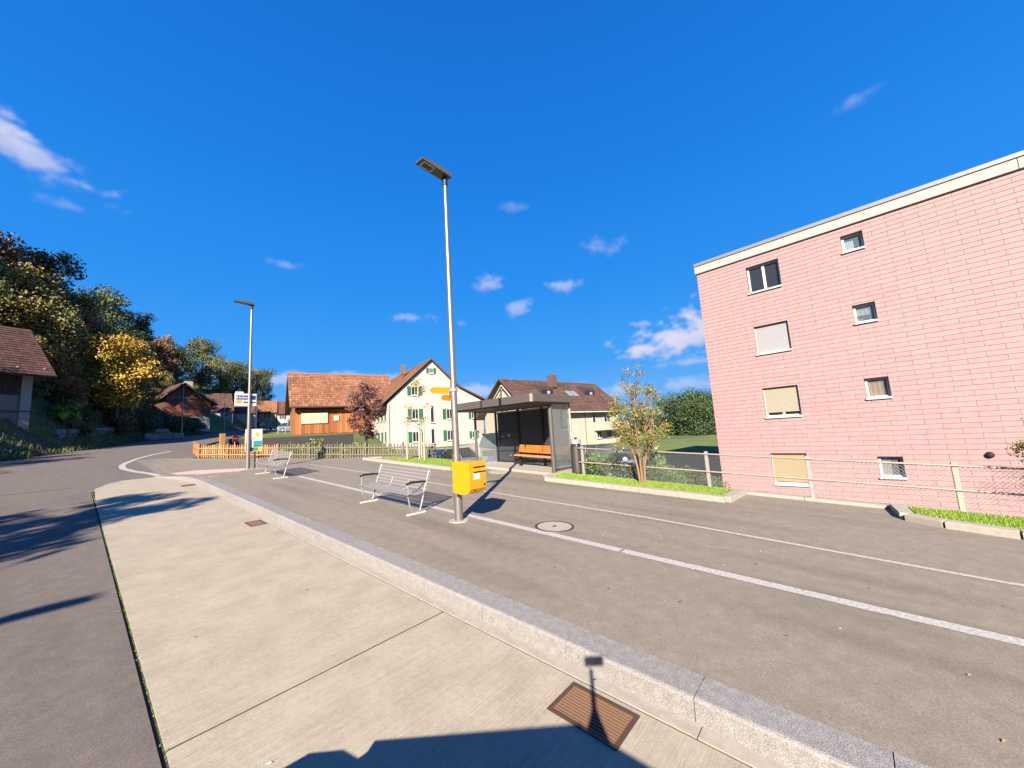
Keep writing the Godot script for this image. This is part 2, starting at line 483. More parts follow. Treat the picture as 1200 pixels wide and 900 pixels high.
func build_ground():
	tn.seed = 4; tn.frequency = 0.12; tn.fractal_octaves = 3
	# terrain sheet
	var xs := []; var zs := []
	var x := -420.0
	while x < 620.0:
		xs.append(x)
		if x < -40.0: x = minf(x + 24.0, -40.0)
		elif x < 36.0: x += 0.8 if x > -14.0 and x < 22.0 else 2.0
		else: x += 6.0 if x < 110.0 else 30.0
	var z := 160.0
	while z > -650.0:
		zs.append(z)
		if z > 20.0: z -= 14.0
		elif z > -95.0: z -= 1.1
		else: z -= 4.0 if z > -150.0 else 30.0
	var gmb := MB.new()
	var gn := FastNoiseLite.new(); gn.seed = 8; gn.frequency = 0.07; gn.fractal_octaves = 4
	var H := []
	for zz in zs:
		var r := []
		for xx in xs: r.append(ground_y(xx, zz))
		H.append(r)
	for j in zs.size() - 1:
		for i in xs.size() - 1:
			var a := Vector3(xs[i], H[j][i], zs[j]); var b := Vector3(xs[i + 1], H[j][i + 1], zs[j])
			var cc := Vector3(xs[i + 1], H[j + 1][i + 1], zs[j + 1]); var d := Vector3(xs[i], H[j + 1][i], zs[j + 1])
			var m := (a + cc) * 0.5
			var k := gn.get_noise_2d(m.x, m.z)
			var grass := Color(0.13, 0.18, 0.026)
			var earth := Color(0.085, 0.068, 0.04)
			var lft := m.x < left_edge(m.z)
			var col := grass.lerp(earth, clampf((0.62 if lft else 0.12) + k * 1.2, 0.0, 1.0))
			if m.x > 11.0 and m.x < 31.0 and m.z > -24.0 and m.z < 14.0: col = Color(0.115, 0.108, 0.10) * (1.0 + 0.3 * k)   # gravelled yard below the fence
			gmb.quad(a, b, cc, d, Vector3.UP, col)
	tag(obj("ground", gmb, M.ground), "", "", "", "structure")
	# road on the left of the bus bay, and up the hill
	var rz := steps(45.0, -16.0, 0.5) + steps(-16.0, -130.0, 0.8, 1.02).slice(1)
	var rd := sheet(func(q): return [left_edge(q), 0.465 if q > -18.3 else (3.13 if q > -28.0 else right_edge(q))], rz, 36, func(_a, _b): return -0.15, 0.22, 3)
	tag(obj("road", rd, M.asphalt_grey), "", "", "", "structure")
	# platform and lane on the right
	var pz := steps(30.0, -30.0, 0.4)
	var pf := sheet(func(q): return [interp(PLAT_LEFT, q), (10.18 if q > -16.0 else maxf(3.13, 12.0 + (q + 16.0) * 0.6))], pz, 60, plat_off, 0.30, 5)
	tag(obj("platform", pf, M.asphalt_tan), "", "", "", "structure")
	# bus bay: broomed concrete slabs with open joints
	var bay := base("bus_bay", Vector3.ZERO, 0.0, "", "", "", "structure")
	var js := [8.9, 4.75, 0.62, -3.52, -7.66, -11.2, -15.2]
	var tones := [1.0, 0.97, 1.02, 1.0, 0.985, 1.01]
	var pits := [Rect2(2.31, -1.87, 0.35, 0.53), Rect2(2.40, -9.52, 0.28, 0.46)]
	for i in js.size() - 1:
		var mb := MB.new()
		for r in cut_rects(Rect2(0.5, js[i + 1] + 0.014, 2.205, js[i] - js[i + 1] - 0.028), pits):
			flat_box(mb, r.position.x, r.end.x, r.position.y, r.end.y, -0.146, -0.6, Color(tones[i], tones[i], tones[i]))
		obj("slab", mb, M.concrete, bay)
	slab(bay, [[0.5, -15.208], [2.835, -15.208], [2.845, -16.2], [2.75, -18.3], [2.3, -20.2], [1.32, -20.15], [0.9, -19.5], [0.56, -18.35]], 1.0)
	# bitumen in the joints, and the mortar haunch along the kerb
	var jt := MB.new()
	for jz in js: flat_box(jt, 0.5, 2.705, jz - 0.014, jz + 0.014, -0.154, -0.3)
	flat_box(jt, 0.465, 0.5, -18.3, 12.0, -0.166, -0.3)
	flat_box(jt, 2.705, 2.725, -16.0, 12.0, -0.155, -0.3)
	obj("joint_filler", jt, mat(Color(0.05, 0.045, 0.04), 0.9), bay)
	var hz0 := 9.0
	while hz0 > -15.9:
		var hb := MB.new(); flat_box(hb, 2.725, 2.86, hz0 - 1.99, hz0, -0.143, -0.3); obj("gutter_strip", hb, M.pale_concrete, bay); hz0 -= 2.0
	# granite kerb, one stone after another
	var kerb := base("kerb", Vector3.ZERO, 0.0, "", "", "", "structure")
	var kz := 9.9
	rng.seed = 77
	var k_i := 0
	var lens := [1.0, 0.97, 1.02]
	while kz > -15.7:
		var ln: float = lens[k_i % 3]
		kerb_stone(kerb, Vector2(2.985, kz), Vector2(2.985, kz - ln + 0.006), 0.0, 0.0)
		kz -= ln; k_i += 1
	var bend := [Vector2(2.985, kz), Vector2(2.985, -16.4), Vector2(2.93, -17.2), Vector2(2.83, -18.0), Vector2(2.68, -18.8), Vector2(2.48, -19.6), Vector2(2.24, -20.3)]
	for i in bend.size() - 1:
		var dir: Vector2 = (bend[i + 1] - bend[i]).normalized()
		kerb_stone(kerb, bend[i], bend[i + 1] - dir * 0.012, plat_off(0, bend[i].y), plat_off(0, bend[i + 1].y))
	# painted lines
	paint_line("lane_marking", [Vector2(5.15, 22.0), Vector2(5.15, -2.62)], 0.155, 0.004)
	paint_line("lane_marking", [Vector2(5.15, -2.66), Vector2(5.15, -14.3)], 0.15, 0.004)
	paint_line("lane_marking", [Vector2(6.7, 22.0), Vector2(6.74, 1.0), Vector2(7.0, -3.0), Vector2(7.0, -7.0), Vector2(6.94, -12.0), Vector2(6.78, -17.6)], 0.085, 0.004)
	paint_line("edge_marking", [Vector2(2.36, -20.35), Vector2(2.2, -21.7), Vector2(1.84, -23.4), Vector2(1.62, -25.2), Vector2(1.68, -27.2), Vector2(1.9, -28.6), Vector2(2.5, -31.3), Vector2(3.4, -34.0), Vector2(4.7, -36.9)], 0.24, -0.146)
	paint_line("edge_marking", [Vector2(4.35, -28.3), Vector2(4.5, -26.8), Vector2(5.68, -23.7), Vector2(6.9, -22.6)], 0.09, -0.135)
	# bitumen seams in the road
	for sm in [[[-3.6, -19.1], [-1.3, -19.35], [0.19, -19.5]], [[-4.0, -34.9], [-0.08, -33.3]], [[-3.6, 4.0], [-3.5, -6.0], [-3.3, -14.0], [-2.9, -22.0]]]:
		var sb := MB.new()
		for i in sm.size() - 1:
			var a := Vector2(sm[i][0], sm[i][1]); var b := Vector2(sm[i + 1][0], sm[i + 1][1])
			var n := int(a.distance_to(b) / 0.3)
			for k in n:
				var p := a.lerp(b, float(k) / n); var q := a.lerp(b, float(k + 1) / n)
				var w := Vector2((b - a).y, -(b - a).x).normalized() * rng.randf_range(0.015, 0.03)
				flat_poly([[p.x - w.x, p.y - w.y], [p.x + w.x, p.y + w.y], [q.x + w.x, q.y + w.y], [q.x - w.x, q.y - w.y]], -0.146, sb)
		tag(obj("road_seam", sb, mat(Color(0.09, 0.08, 0.078), 0.8)), "", "", "", "structure")
	# pink paving by the stop
	var pk := MB.new()
	flat_poly([[2.78, -20.0], [3.14, -18.8], [3.2, -16.9], [4.55, -18.15], [5.5, -18.0], [5.1, -19.5], [3.6, -21.2], [2.7, -21.0]], -0.0, pk)
	for i in pk.v.size(): pk.v[i].y += plat_off(0, pk.v[i].z) + 0.006
	tag(obj("paving", pk, tmat(M.plaster_tex, Vector3.ONE, 0.9)), "", "", "", "structure").material_override.albedo_color = srgb(Color(0.50, 0.33, 0.28))
	# moss and weeds in the joint between asphalt and concrete
	var ms := MB.new()
	rng.seed = 9
	for i in 2000:
		var zz := rng.randf_range(-18.3, 1.0)
		var c := Vector3(0.494 + rng.randfn(0.0, 0.006), 0, zz)
		if tn.get_noise_2d(zz * 12.0, 3.0) < -0.35: continue
		c.y = gy(c.x, c.z, -0.158)
		blade(ms, c, rng.randf_range(0.008, 0.018), rng.randf_range(0.004, 0.008), Color(0.14, 0.26, 0.02) * rng.randf_range(0.5, 1.2))
	tag(obj("joint_moss", ms, M.grass), "thin green moss line between asphalt road and concrete bay", "moss", "", "stuff")
	# far hills
	var hl := MB.new()
	var hn := FastNoiseLite.new(); hn.seed = 12; hn.frequency = 0.02; hn.fractal_octaves = 5
	var prev := []
	for i in 240:
		var az := deg_to_rad(-70.0 + i * 0.9)
		var row := []
		for k in 9:
			var t := k / 8.0
			var d := 420.0 + 260.0 * t
			var top := 58.0 * smoothstep(45.0, 5.0, rad_to_deg(az)) + 16.0
			var y := sin(t * PI * 0.5) * (top * (0.85 + 0.4 * hn.get_noise_1d(i * 6.0))) + hn.get_noise_2d(i * 9.0, k * 14.0) * 5.0
			row.append(Vector3(sin(az) * d, y - 3.0 - 4.0 * (1.0 - t), -cos(az) * d))
		if i > 0:
			for k in 8:
				var q := 0.8 + 0.5 * hn.get_noise_2d(i * 20.0, k * 40.0)
				var col := Color(0.055, 0.075, 0.028) if hn.get_noise_2d(i * 3.0 + 500.0, k * 9.0) < 0.12 else Color(0.12, 0.15, 0.04)
				hl.quad(prev[k], row[k], row[k + 1], prev[k + 1], Vector3.UP, col * q)
		prev = row
	tag(obj("hills", hl, M.ground), "", "", "", "structure")

func blade(mb: MB, p: Vector3, h: float, w: float, col: Color):
	var a := rng.randf() * TAU
	var d := Vector3(cos(a), 0, sin(a))
	var s := d.cross(Vector3.UP) * w * 0.5
	var tip := p + Vector3.UP * h + d * h * rng.randf_range(0.1, 0.7)
	mb.tri(p - s, p + s, tip, d + Vector3.UP * 0.3, col)

func slab(parent, pts: Array, tone: float):
	var mb := MB.new()
	var top := []; var bot := []
	for p in pts:
		top.append(Vector3(p[0], gy(p[0], p[1], -0.146), p[1])); bot.append(Vector3(p[0], gy(p[0], p[1], -0.4), p[1]))
	var poly := PackedVector2Array()
	var ctr := Vector3.ZERO
	for p in pts: poly.append(Vector2(p[0], p[1]))
	for p in top: ctr += p / top.size()
	var idx := Geometry2D.triangulate_polygon(poly)
	var col := Color(tone, tone, tone)
	for i in range(0, idx.size(), 3): mb.tri(top[idx[i]], top[idx[i + 1]], top[idx[i + 2]], Vector3.UP, col)
	for i in top.size():
		var j := (i + 1) % top.size()
		mb.quad(top[i], top[j], bot[j], bot[i], (top[i] + top[j]) * 0.5 - ctr, col)
	obj("slab", mb, M.concrete, parent)

func kerb_stone(parent, a: Vector2, b: Vector2, oa: float, ob: float):
	# battered granite kerb: 0.27 wide on top, rounded front arris
	var mb := MB.new()
	var d := (b - a).normalized()
	var nrm := Vector2(d.y, -d.x)   # across the stone
	if nrm.x > 0: nrm = -nrm        # to the bay
	var prof := [Vector2(-0.136, 0.0), Vector2(0.112, 0.0), Vector2(0.128, -0.006), Vector2(0.135, -0.022), Vector2(0.148, -0.20), Vector2(0.148, -0.34), Vector2(-0.136, -0.34)]
	var tone := rng.randf_range(0.9, 1.06)
	var col := Color(tone, tone * 0.99, tone * 0.985)
	var R := []
	for e in [[a, oa], [b, ob]]:
		var r := []
		for p in prof:
			var q: Vector2 = e[0] + nrm * p.x
			r.append(Vector3(q.x, gy(q.x, q.y) + 0.004 + e[1] + p.y, q.y))
		R.append(r)
	var ctr: Vector3 = (R[0][0] + R[1][6] + R[0][4] + R[1][2]) * 0.25
	for i in prof.size():
		var j := (i + 1) % prof.size()
		mb.quad(R[0][i], R[0][j], R[1][j], R[1][i], (R[0][i] + R[1][j]) * 0.5 - ctr, col)
	for e in 2:
		for i in range(1, prof.size() - 1): mb.tri(R[e][0], R[e][i], R[e][i + 1], R[e][0] - R[1 - e][0], col)
	obj("kerb_stone", mb, M.granite, parent)

func paint_line(called: String, pts: Array, w: float, off: float):
	var mb := MB.new()
	var sub := []
	for i in pts.size() - 1:
		var a: Vector2 = pts[i]; var b: Vector2 = pts[i + 1]
		var k := maxi(1, int(a.distance_to(b) / 0.12))
		for j in k: sub.append(a.lerp(b, float(j) / k))
	sub.append(pts[pts.size() - 1])
	var prev := []
	rng.seed = hash(called) + int(pts[0].y * 10)
	for i in sub.size():
		var d: Vector2 = (sub[mini(i + 1, sub.size() - 1)] - sub[maxi(i - 1, 0)]).normalized()
		var nn := Vector2(d.y, -d.x) * w * 0.5
		var l: Vector2 = sub[i] + nn * rng.randf_range(0.90, 1.04); var r: Vector2 = sub[i] - nn * rng.randf_range(0.90, 1.04)
		var ex := 0.0 if off < -0.1 else plat_off(0, sub[i].y)
		var cur := [Vector3(l.x, gy(l.x, l.y) + off + ex, l.y), Vector3(r.x, gy(r.x, r.y) + off + ex, r.y)]
		if i > 0: mb.quad(prev[0], prev[1], cur[1], cur[0], Vector3.UP)
		prev = cur
	tag(obj(called, mb, M.paint), "", "", "", "structure")

# ---------- vegetation ----------
func leaves(mb: MB, blobs: Array, count: int, size: float, pal: Array, shell := 0.55):
	var tot := 0.0
	for b in blobs: tot += b[1] * b[1]
	for b in blobs:
		var k := int(count * b[1] * b[1] / tot)
		var tone := rng.randf_range(0.75, 1.2)
		var pc: Color = pal[rng.randi() % pal.size()]
		for i in k:
			var d := Vector3(rng.randfn(), rng.randfn(), rng.randfn()).normalized()
			var p: Vector3 = b[0] + d * b[1] * pow(rng.randf(), shell) * Vector3(1, b[2] if b.size() > 2 else 0.8, 1)
			var nn := (d * 0.8 + Vector3(rng.randfn(), rng.randfn() + 0.4, rng.randfn()) * 0.7).normalized()
			var u := nn.cross(Vector3(rng.randfn(), rng.randfn(), rng.randfn())).normalized()
			var w := nn.cross(u)
			var s := size * rng.randf_range(0.6, 1.3)
			var col: Color = (pc if rng.randf() < 0.65 else pal[rng.randi() % pal.size()]) * tone * rng.randf_range(0.75, 1.25)
			var a := p - u * s * 0.5; var e := p + u * s * 0.5
			var l := p + w * s * 0.32 + nn * s * 0.08; var r := p - w * s * 0.32 + nn * s * 0.08
			mb.tri(a, l, e, nn, col); mb.tri(a, e, r, nn, col)

func tree(called: String, h: float, rad: float, seed_: int, pal: Array, label: String, group: String, nleaf := 4500, size := 0.42, blobs_n := 34, low := 0.1, category := "tree") -> Node3D:
	rng.seed = seed_
	var o := base(called, Vector3.ZERO, 0.0, label, category, group)
	var blobs := []
	for i in blobs_n:
		var t := float(i) / blobs_n
		var y := lerpf(low, 0.93, t)
		var rr := rad * sqrt(maxf(0.05, 1.0 - pow((y - 0.52) / 0.5, 2.0))) * 0.8
		var a := i * 2.4 + rng.randf_range(-0.5, 0.5)
		var k := pow(rng.randf(), 0.5)
		blobs.append([Vector3(cos(a) * rr * k, y * h, sin(a) * rr * k), rad * rng.randf_range(0.26, 0.48), rng.randf_range(0.6, 0.9)])
	var tr := MB.new()
	var bc := Color(0.10, 0.08, 0.06)
	var lean := Vector3(rng.randf_range(-0.05, 0.05), 0, rng.randf_range(-0.05, 0.05)) * h
	tr.tube([Vector3(0, -0.6, 0), Vector3(0, h * 0.2, 0), lean * 0.6 + Vector3(0, h * 0.5, 0), lean + Vector3(0, h * 0.85, 0)], [h * 0.024, h * 0.019, h * 0.012, h * 0.003], 7, bc)
	for i in range(0, blobs.size(), 2):
		var p: Vector3 = blobs[i][0]
		var s := Vector3(0, p.y * rng.randf_range(0.5, 0.75), 0)
		s += lean * 0.6 * s.y / (h * 0.5)
		tr.tube([s, s.lerp(p, 0.5) + Vector3(0, -0.02 * h, 0), p], [h * 0.008, h * 0.005, h * 0.002], 5, bc, false)
	obj("trunk", tr, M.bark, o)
	var cr := MB.new()
	leaves(cr, blobs, nleaf, size, pal)
	obj("crown", cr, M.leaf, o)
	return o

func shrub(called: String, w: float, h: float, seed_: int, pal: Array, label: String, group: String, nleaf := 900, size := 0.14, category := "shrub") -> Node3D:
	rng.seed = seed_
	var o := base(called, Vector3.ZERO, 0.0, label, category, group)
	var tr := MB.new(); var blobs := []
	for i in 9:
		var a := rng.randf() * TAU
		var p := Vector3(cos(a) * w * 0.32 * rng.randf(), h * rng.randf_range(0.25, 0.8), sin(a) * w * 0.32 * rng.randf())
		blobs.append([p, w * rng.randf_range(0.16, 0.3), h / w * 0.8])
		tr.tube([Vector3(p.x * 0.1, -0.25, p.z * 0.1), p * Vector3(0.5, 0.5, 0.5), p], [0.03 * h / 1.5, 0.02 * h / 1.5, 0.006], 5, Color(0.09, 0.07, 0.05), false)
	obj("stem", tr, M.bark, o)
	var cr := MB.new()
	leaves(cr, blobs, nleaf, size, pal)
	obj("crown", cr, M.leaf, o)
	return o

func lawn(called: String, poly: Array, off: float, dens: int, label: String):
	rng.seed = hash(called) + int(poly[0][1] * 10)
	var pg := PackedVector2Array()
	var lo := Vector2(1e9, 1e9); var hi := Vector2(-1e9, -1e9)
	for p in poly:
		pg.append(Vector2(p[0], p[1])); lo = lo.min(Vector2(p[0], p[1])); hi = hi.max(Vector2(p[0], p[1]))
	var mb := MB.new()
	flat_poly(poly, off, mb, Color(0.10, 0.17, 0.015))
	var k := int((hi.x - lo.x) * (hi.y - lo.y) * dens)
	for i in k:
		var q := Vector2(rng.randf_range(lo.x, hi.x), rng.randf_range(lo.y, hi.y))
		if not Geometry2D.is_point_in_polygon(q, pg): continue
		var yel := rng.randf()
		var col := Color(0.17, 0.30, 0.012).lerp(Color(0.30, 0.33, 0.05), yel * yel * 0.8) * rng.randf_range(0.6, 1.15)
		blade(mb, Vector3(q.x, gy(q.x, q.y, off - 0.005), q.y), rng.randf_range(0.018, 0.045), rng.randf_range(0.007, 0.013), col)
	tag(obj(called, mb, M.grass), label, "grass", "", "stuff")

# ---------- building helpers ----------
func tile_roof(parent, o: Vector3, u: Vector3, v: Vector3, tw: float, th: float, pal: Array, seed_: int):
	# o: upper corner, u along the ridge, v down the slope: a deck and rows of lapped tiles
	var r := RandomNumberGenerator.new(); r.seed = seed_
	var nu := maxi(1, int(round(u.length() / tw))); var nv := maxi(1, int(round(v.length() / th)))
	var up := u.cross(v).normalized()
	if up.y < 0: up = -up
	var mb := MB.new()
	var du := u / nu; var dv := v / nv
	var f := FastNoiseLite.new(); f.seed = seed_; f.frequency = 0.09
	for j in nv:
		for i in nu:
			var p := o + du * i + dv * j
			var k := (0.85 + 0.3 * f.get_noise_2d(i, j * 2.0)) * r.randf_range(0.82, 1.15)
			var col: Color = pal[r.randi() % pal.size()] * k
			var lift := up * (0.035 + r.randf() * 0.015)
			var g := du * 0.04
			var a := p + g; var b := p + du - g
			var cc := p + du - g + dv * 1.02 + lift; var d := p + g + dv * 1.02 + lift
			mb.quad(a, b, cc, d, up, col)
			mb.quad(d, cc, cc - lift * 1.3, d - lift * 1.3, v, col * 0.9)
			mb.tri(a, d, d - lift, -u, col * 0.9); mb.tri(b, cc, cc - lift, u, col * 0.9)
	tag(obj("tile", mb, M.roof, parent), "", "", "", "stuff")
	var dk := MB.new()
	var q := -up * 0.16
	var dcol := Color(0.10, 0.06, 0.04)
	var c4 := [o - up * 0.01, o + u - up * 0.01, o + u + v - up * 0.01, o + v - up * 0.01]
	dk.quad(c4[0], c4[1], c4[2], c4[3], up, dcol)
	dk.quad(c4[0] + q, c4[1] + q, c4[2] + q, c4[3] + q, -up, dcol)
	for i in 4:
		var j := (i + 1) % 4
		dk.quad(c4[i], c4[j], c4[j] + q, c4[i] + q, (c4[i] + c4[j]) * 0.5 - (c4[0] + c4[2]) * 0.5, dcol)
	obj("roof", dk, M.plain, parent)

func win(parent, at: Vector3, yaw: float, w: float, h: float, shut = null, bars := 1, dark := Color(0.03, 0.032, 0.035)):
	# window part (frame) with pane and shutters as sub-parts, set on a wall that faces local +z
	var fr := MB.new()
	var t := 0.07
	fr.bx(Vector3(-w / 2 + t / 2, 0, 0.01), Vector3(t, h, 0.1)); fr.bx(Vector3(w / 2 - t / 2, 0, 0.01), Vector3(t, h, 0.1))
	fr.bx(Vector3(0, h / 2 - t / 2, 0.012), Vector3(w - 2 * t, t, 0.1)); fr.bx(Vector3(0, -h / 2 + t / 2, 0.012), Vector3(w - 2 * t, t, 0.1))
	for i in bars: fr.bx(Vector3(-w / 2 + w * (i + 1) / (bars + 1), 0, 0.0), Vector3(0.06, h - 2 * t, 0.09))
	fr.bx(Vector3(0, -h / 2 - 0.04, 0.05), Vector3(w + 0.12, 0.07, 0.2))
	var f := obj("window", fr, M.white, parent, at)
	f.rotation.y = yaw
	var pn := MB.new(); pn.bx(Vector3(0, 0, 0.0), Vector3(w - 2 * t, h - 2 * t, 0.03))
	obj("pane", pn, mat(dark, 0.08), f)
	if shut != null:
		for s in [-1.0, 1.0]:
			var sh := MB.new()
			var sw := w * 0.52
			sh.bx(Vector3(s * (w / 2 + sw / 2 + 0.03), 0, 0.035), Vector3(sw, h, 0.05))
			for k in 7: sh.bx(Vector3(s * (w / 2 + sw / 2 + 0.03), -h / 2 + h * (k + 0.5) / 7, 0.066), Vector3(sw * 0.8, h / 14, 0.014))
			obj("shutter", sh, shut, f)
	return f

func boards(parent, called: String, o: Vector3, u: Vector3, h: float, bw: float, pal: Array, seed_: int, out: Vector3):
	var r := RandomNumberGenerator.new(); r.seed = seed_
	var nu := int(round(u.length() / bw))
	var du := u / nu
	for i in nu:
		var mb := MB.new()
		var col: Color = pal[r.randi() % pal.size()] * r.randf_range(0.8, 1.2)
		var p := o + du * (i + 0.5)
		var th := 0.03 + r.randf() * 0.02
		var b := Basis(du.normalized(), Vector3.UP, du.normalized().cross(Vector3.UP))
		var drop := r.randf() * 0.06
		mb.box(Transform3D(b, p + Vector3.UP * (h - drop) * 0.5 + out * th * 0.5), Vector3(du.length() * 0.95, h + drop, th), col)
		obj(called, mb, M.board, parent)

func yaw_of(az: float) -> float: return deg_to_rad(90.0 - az)   # local x along street azimuth az

# ---------- pink apartment block ----------
func cut_rects(r: Rect2, holes: Array) -> Array:
	var parts := [r]
	for h in holes:
		var nxt := []
		for p in parts:
			if not (p as Rect2).intersects(h): nxt.append(p); continue
			var a: Rect2 = p; var i := a.intersection(h)
			if i.position.x > a.position.x + 0.004: nxt.append(Rect2(a.position.x, a.position.y, i.position.x - a.position.x, a.size.y))
			if i.end.x < a.end.x - 0.004: nxt.append(Rect2(i.end.x, a.position.y, a.end.x - i.end.x, a.size.y))
			if i.position.y > a.position.y + 0.004: nxt.append(Rect2(i.position.x, a.position.y, i.size.x, i.position.y - a.position.y))
			if i.end.y < a.end.y - 0.004: nxt.append(Rect2(i.position.x, i.end.y, i.size.x, a.end.y - i.end.y))
		parts = nxt
	return parts

func panel_mesh(w: float, h: float) -> MB:
	# lapped fibre-cement slate: the lower edge stands proud of the one below
	var mb := MB.new()
	var t := 0.008; var k := 0.017
	var a := [Vector3(0, 0, k), Vector3(w, 0, k), Vector3(w, h, 0.002), Vector3(0, h, 0.002)]
	var b := []
	for p in a: b.append(p + Vector3(0, 0, t))
	mb.quad(b[0], b[1], b[2], b[3], Vector3.BACK)
	mb.quad(a[0], a[1], b[1], b[0], Vector3.DOWN)
	mb.quad(a[0], a[3], b[3], b[0], Vector3.LEFT)
	mb.quad(a[1], a[2], b[2], b[1], Vector3.RIGHT)
	mb.quad(a[3], a[2], b[2], b[3], Vector3.UP)
	return mb

func pink_block():
	var o := base("apartment_block", Vector3(18.83, 0, 1.67), deg_to_rad(-95.08), "four storey apartment block clad in pink slates with flat roof", "building")
	var x0 := -6.39; var x1 := 8.2; var y0 := -2.3; var y1 := 8.9
	var holes := []
	var wins := []
	for q in [[-3.75, 7.9, 1.2, 1.19, "open"], [-3.76, 5.21, 1.22, 1.22, "white"], [-3.76, 2.53, 1.22, 1.24, "cream"], [-3.81, -0.19, 1.2, 1.26, "sand"],
			[-0.82, 8.24, 0.62, 0.66, "curtain"], [-0.83, 5.5, 0.62, 0.70, "lace"], [-0.85, 2.74, 0.64, 0.74, "amber"], [-0.86, -0.05, 0.64, 0.74, "half"]]:
		var r := Rect2(q[0] - q[2] / 2, q[1] - q[3] / 2, q[2], q[3])
		holes.append(r); wins.append([r, q[4]])
	# backing wall with real openings
	var wall := MB.new()
	for r in cut_rects(Rect2(x0 + 0.02, y0, x1 - x0 - 0.04, y1 - y0), holes):
		wall.bx(Vector3(r.get_center().x, r.get_center().y, -0.15), Vector3(r.size.x, r.size.y, 0.3))
	wall.bx(Vector3(x0 + 0.17, (y0 + y1) / 2, -6.3), Vector3(0.3, y1 - y0, 12.0)); wall.bx(Vector3(x1 - 0.17, (y0 + y1) / 2, -6.3), Vector3(0.3, y1 - y0, 12.0))
	wall.bx(Vector3((x0 + x1) / 2, (y0 + y1) / 2, -12.15), Vector3(x1 - x0 - 0.7, y1 - y0, 0.3))
	for k in 4: wall.bx(Vector3((x0 + x1) / 2, -1.1 + k * 2.71, -6.3), Vector3(x1 - x0 - 0.7, 0.2, 11.9))
	obj("wall", wall, plaster(Color(0.24, 0.14, 0.13)), o)
	# pink slates
	var pm := []
	for k in 5:
		var m := tmat(M.plaster_tex, Vector3.ONE * 0.7, 0.75)
		var q: float = [1.0, 0.965, 1.02, 0.945, 0.985][k]
		m.albedo_color = srgb(Color(0.318 * q, 0.199 * q, 0.20 * q))
		pm.append(m)
	var rh := 0.1675; var pw := 0.8
	var full := panel_mesh(pw - 0.007, rh + 0.012).mesh()
	var rest := MB.new()
	var cells := []
	var row := 0
	var y := y0
	rng.seed = 5
	while y < y1 - 0.02:
		var h := minf(rh, y1 - y)
		var x := x0 - (pw * 0.5 if row % 2 == 1 else 0.0) + 0.12
		if row % 2 == 0: x -= pw
		while x < x1:
			var a := maxf(x, x0); var b := minf(x + pw, x1)
			if b - a > 0.03:
				for r in cut_rects(Rect2(a, y, b - a, h), holes): cells.append(r)
			x += pw
		y += rh; row += 1
	# the 300 nearest full ones in view are single pieces, the rest one joined part
	var order := []
	var eye := Vector2(0.15, 1.93)
	for i in cells.size():
		var r: Rect2 = cells[i]
		var c := r.get_center()
		if absf(r.size.x - pw) < 0.01 and absf(r.size.y - rh) < 0.01 and c.x < 2.6 and c.y > -0.9:
			order.append([c.distance_to(eye), i])
	order.sort_custom(func(p, q): return p[0] < q[0])
	var single := {}
	for i in mini(300, order.size()): single[order[i][1]] = true
	for i in cells.size():
		var r: Rect2 = cells[i]
		if single.has(i):
			var s := obj("slate", full, pm[rng.randi() % 5], o, Vector3(r.position.x + 0.005, r.position.y - 0.012, rng.randf_range(0.0, 0.003)))
			s.rotation.z = rng.randf_range(-0.0015, 0.0015)
		else:
			var p := panel_mesh(r.size.x - 0.007, r.size.y + 0.012)
			var kk := rng.randf_range(0.955, 1.015)
			for j in p.v.size():
				rest.v.append(p.v[j] + Vector3(r.position.x + 0.005, r.position.y - 0.012, 0.001)); rest.n.append(p.n[j]); rest.c.append(Color(kk, kk, kk))
	var rm: StandardMaterial3D = pm[0].duplicate(); rm.vertex_color_use_as_albedo = true
	tag(obj("slate", rest, rm, o), "", "", "", "stuff")
	# fascia and roof edge
	var fz := 0.10
	var xx := x0 - 0.06
	for k in 6:
		var w: float = [9.55, 2.6, 2.6, 0, 0, 0][k]
		if w == 0.0: continue
		var fa := MB.new(); fa.bx(Vector3(xx + w / 2, 9.075, fz - 0.2), Vector3(w - 0.012, 0.35, 0.4), Color.WHITE, 0.006)
		obj("fascia", fa, plaster(Color(0.60, 0.575, 0.55), 0.5), o); xx += w
	var cap := MB.new()
	cap.bx(Vector3((x0 + x1) / 2 + 0.02, 9.33, fz - 0.19), Vector3(x1 - x0 + 0.16, 0.15, 0.46), Color.WHITE, 0.01)
	cap.bx(Vector3((x0 + x1) / 2 + 0.02, 9.3, -6.5), Vector3(x1 - x0 + 0.1, 0.12, 12.2))
	obj("roof_edge", cap, mat(Color(0.36, 0.37, 0.38), 0.5, 0.4), o)
	var rf := MB.new(); rf.bx(Vector3((x0 + x1) / 2, 9.12, -6.4), Vector3(x1 - x0 - 0.1, 0.28, 12.0)); obj("roof", rf, M.grey_metal, o)
	for q in wins:
		var r: Rect2 = q[0]; var c := r.get_center(); var kind: String = q[1]
		var w := r.size.x; var h := r.size.y
		var t := 0.075
		var fr := MB.new()
		for s in [-1.0, 1.0]: fr.bx(Vector3(s * (w / 2 - t / 2), 0, 0), Vector3(t, h, 0.07), Color.WHITE, 0.006)
		fr.bx(Vector3(0, h / 2 - t / 2, 0.001), Vector3(w - 2 * t, t, 0.07), Color.WHITE, 0.006); fr.bx(Vector3(0, -h / 2 + t / 2, 0.001), Vector3(w - 2 * t, t, 0.07), Color.WHITE, 0.006)
		if w > 1.0: fr.bx(Vector3(0, 0, 0.0), Vector3(0.1, h - 2 * t, 0.066), Color.WHITE, 0.006)
		var f := obj("window", fr, M.white, o, Vector3(c.x, c.y, -0.16))
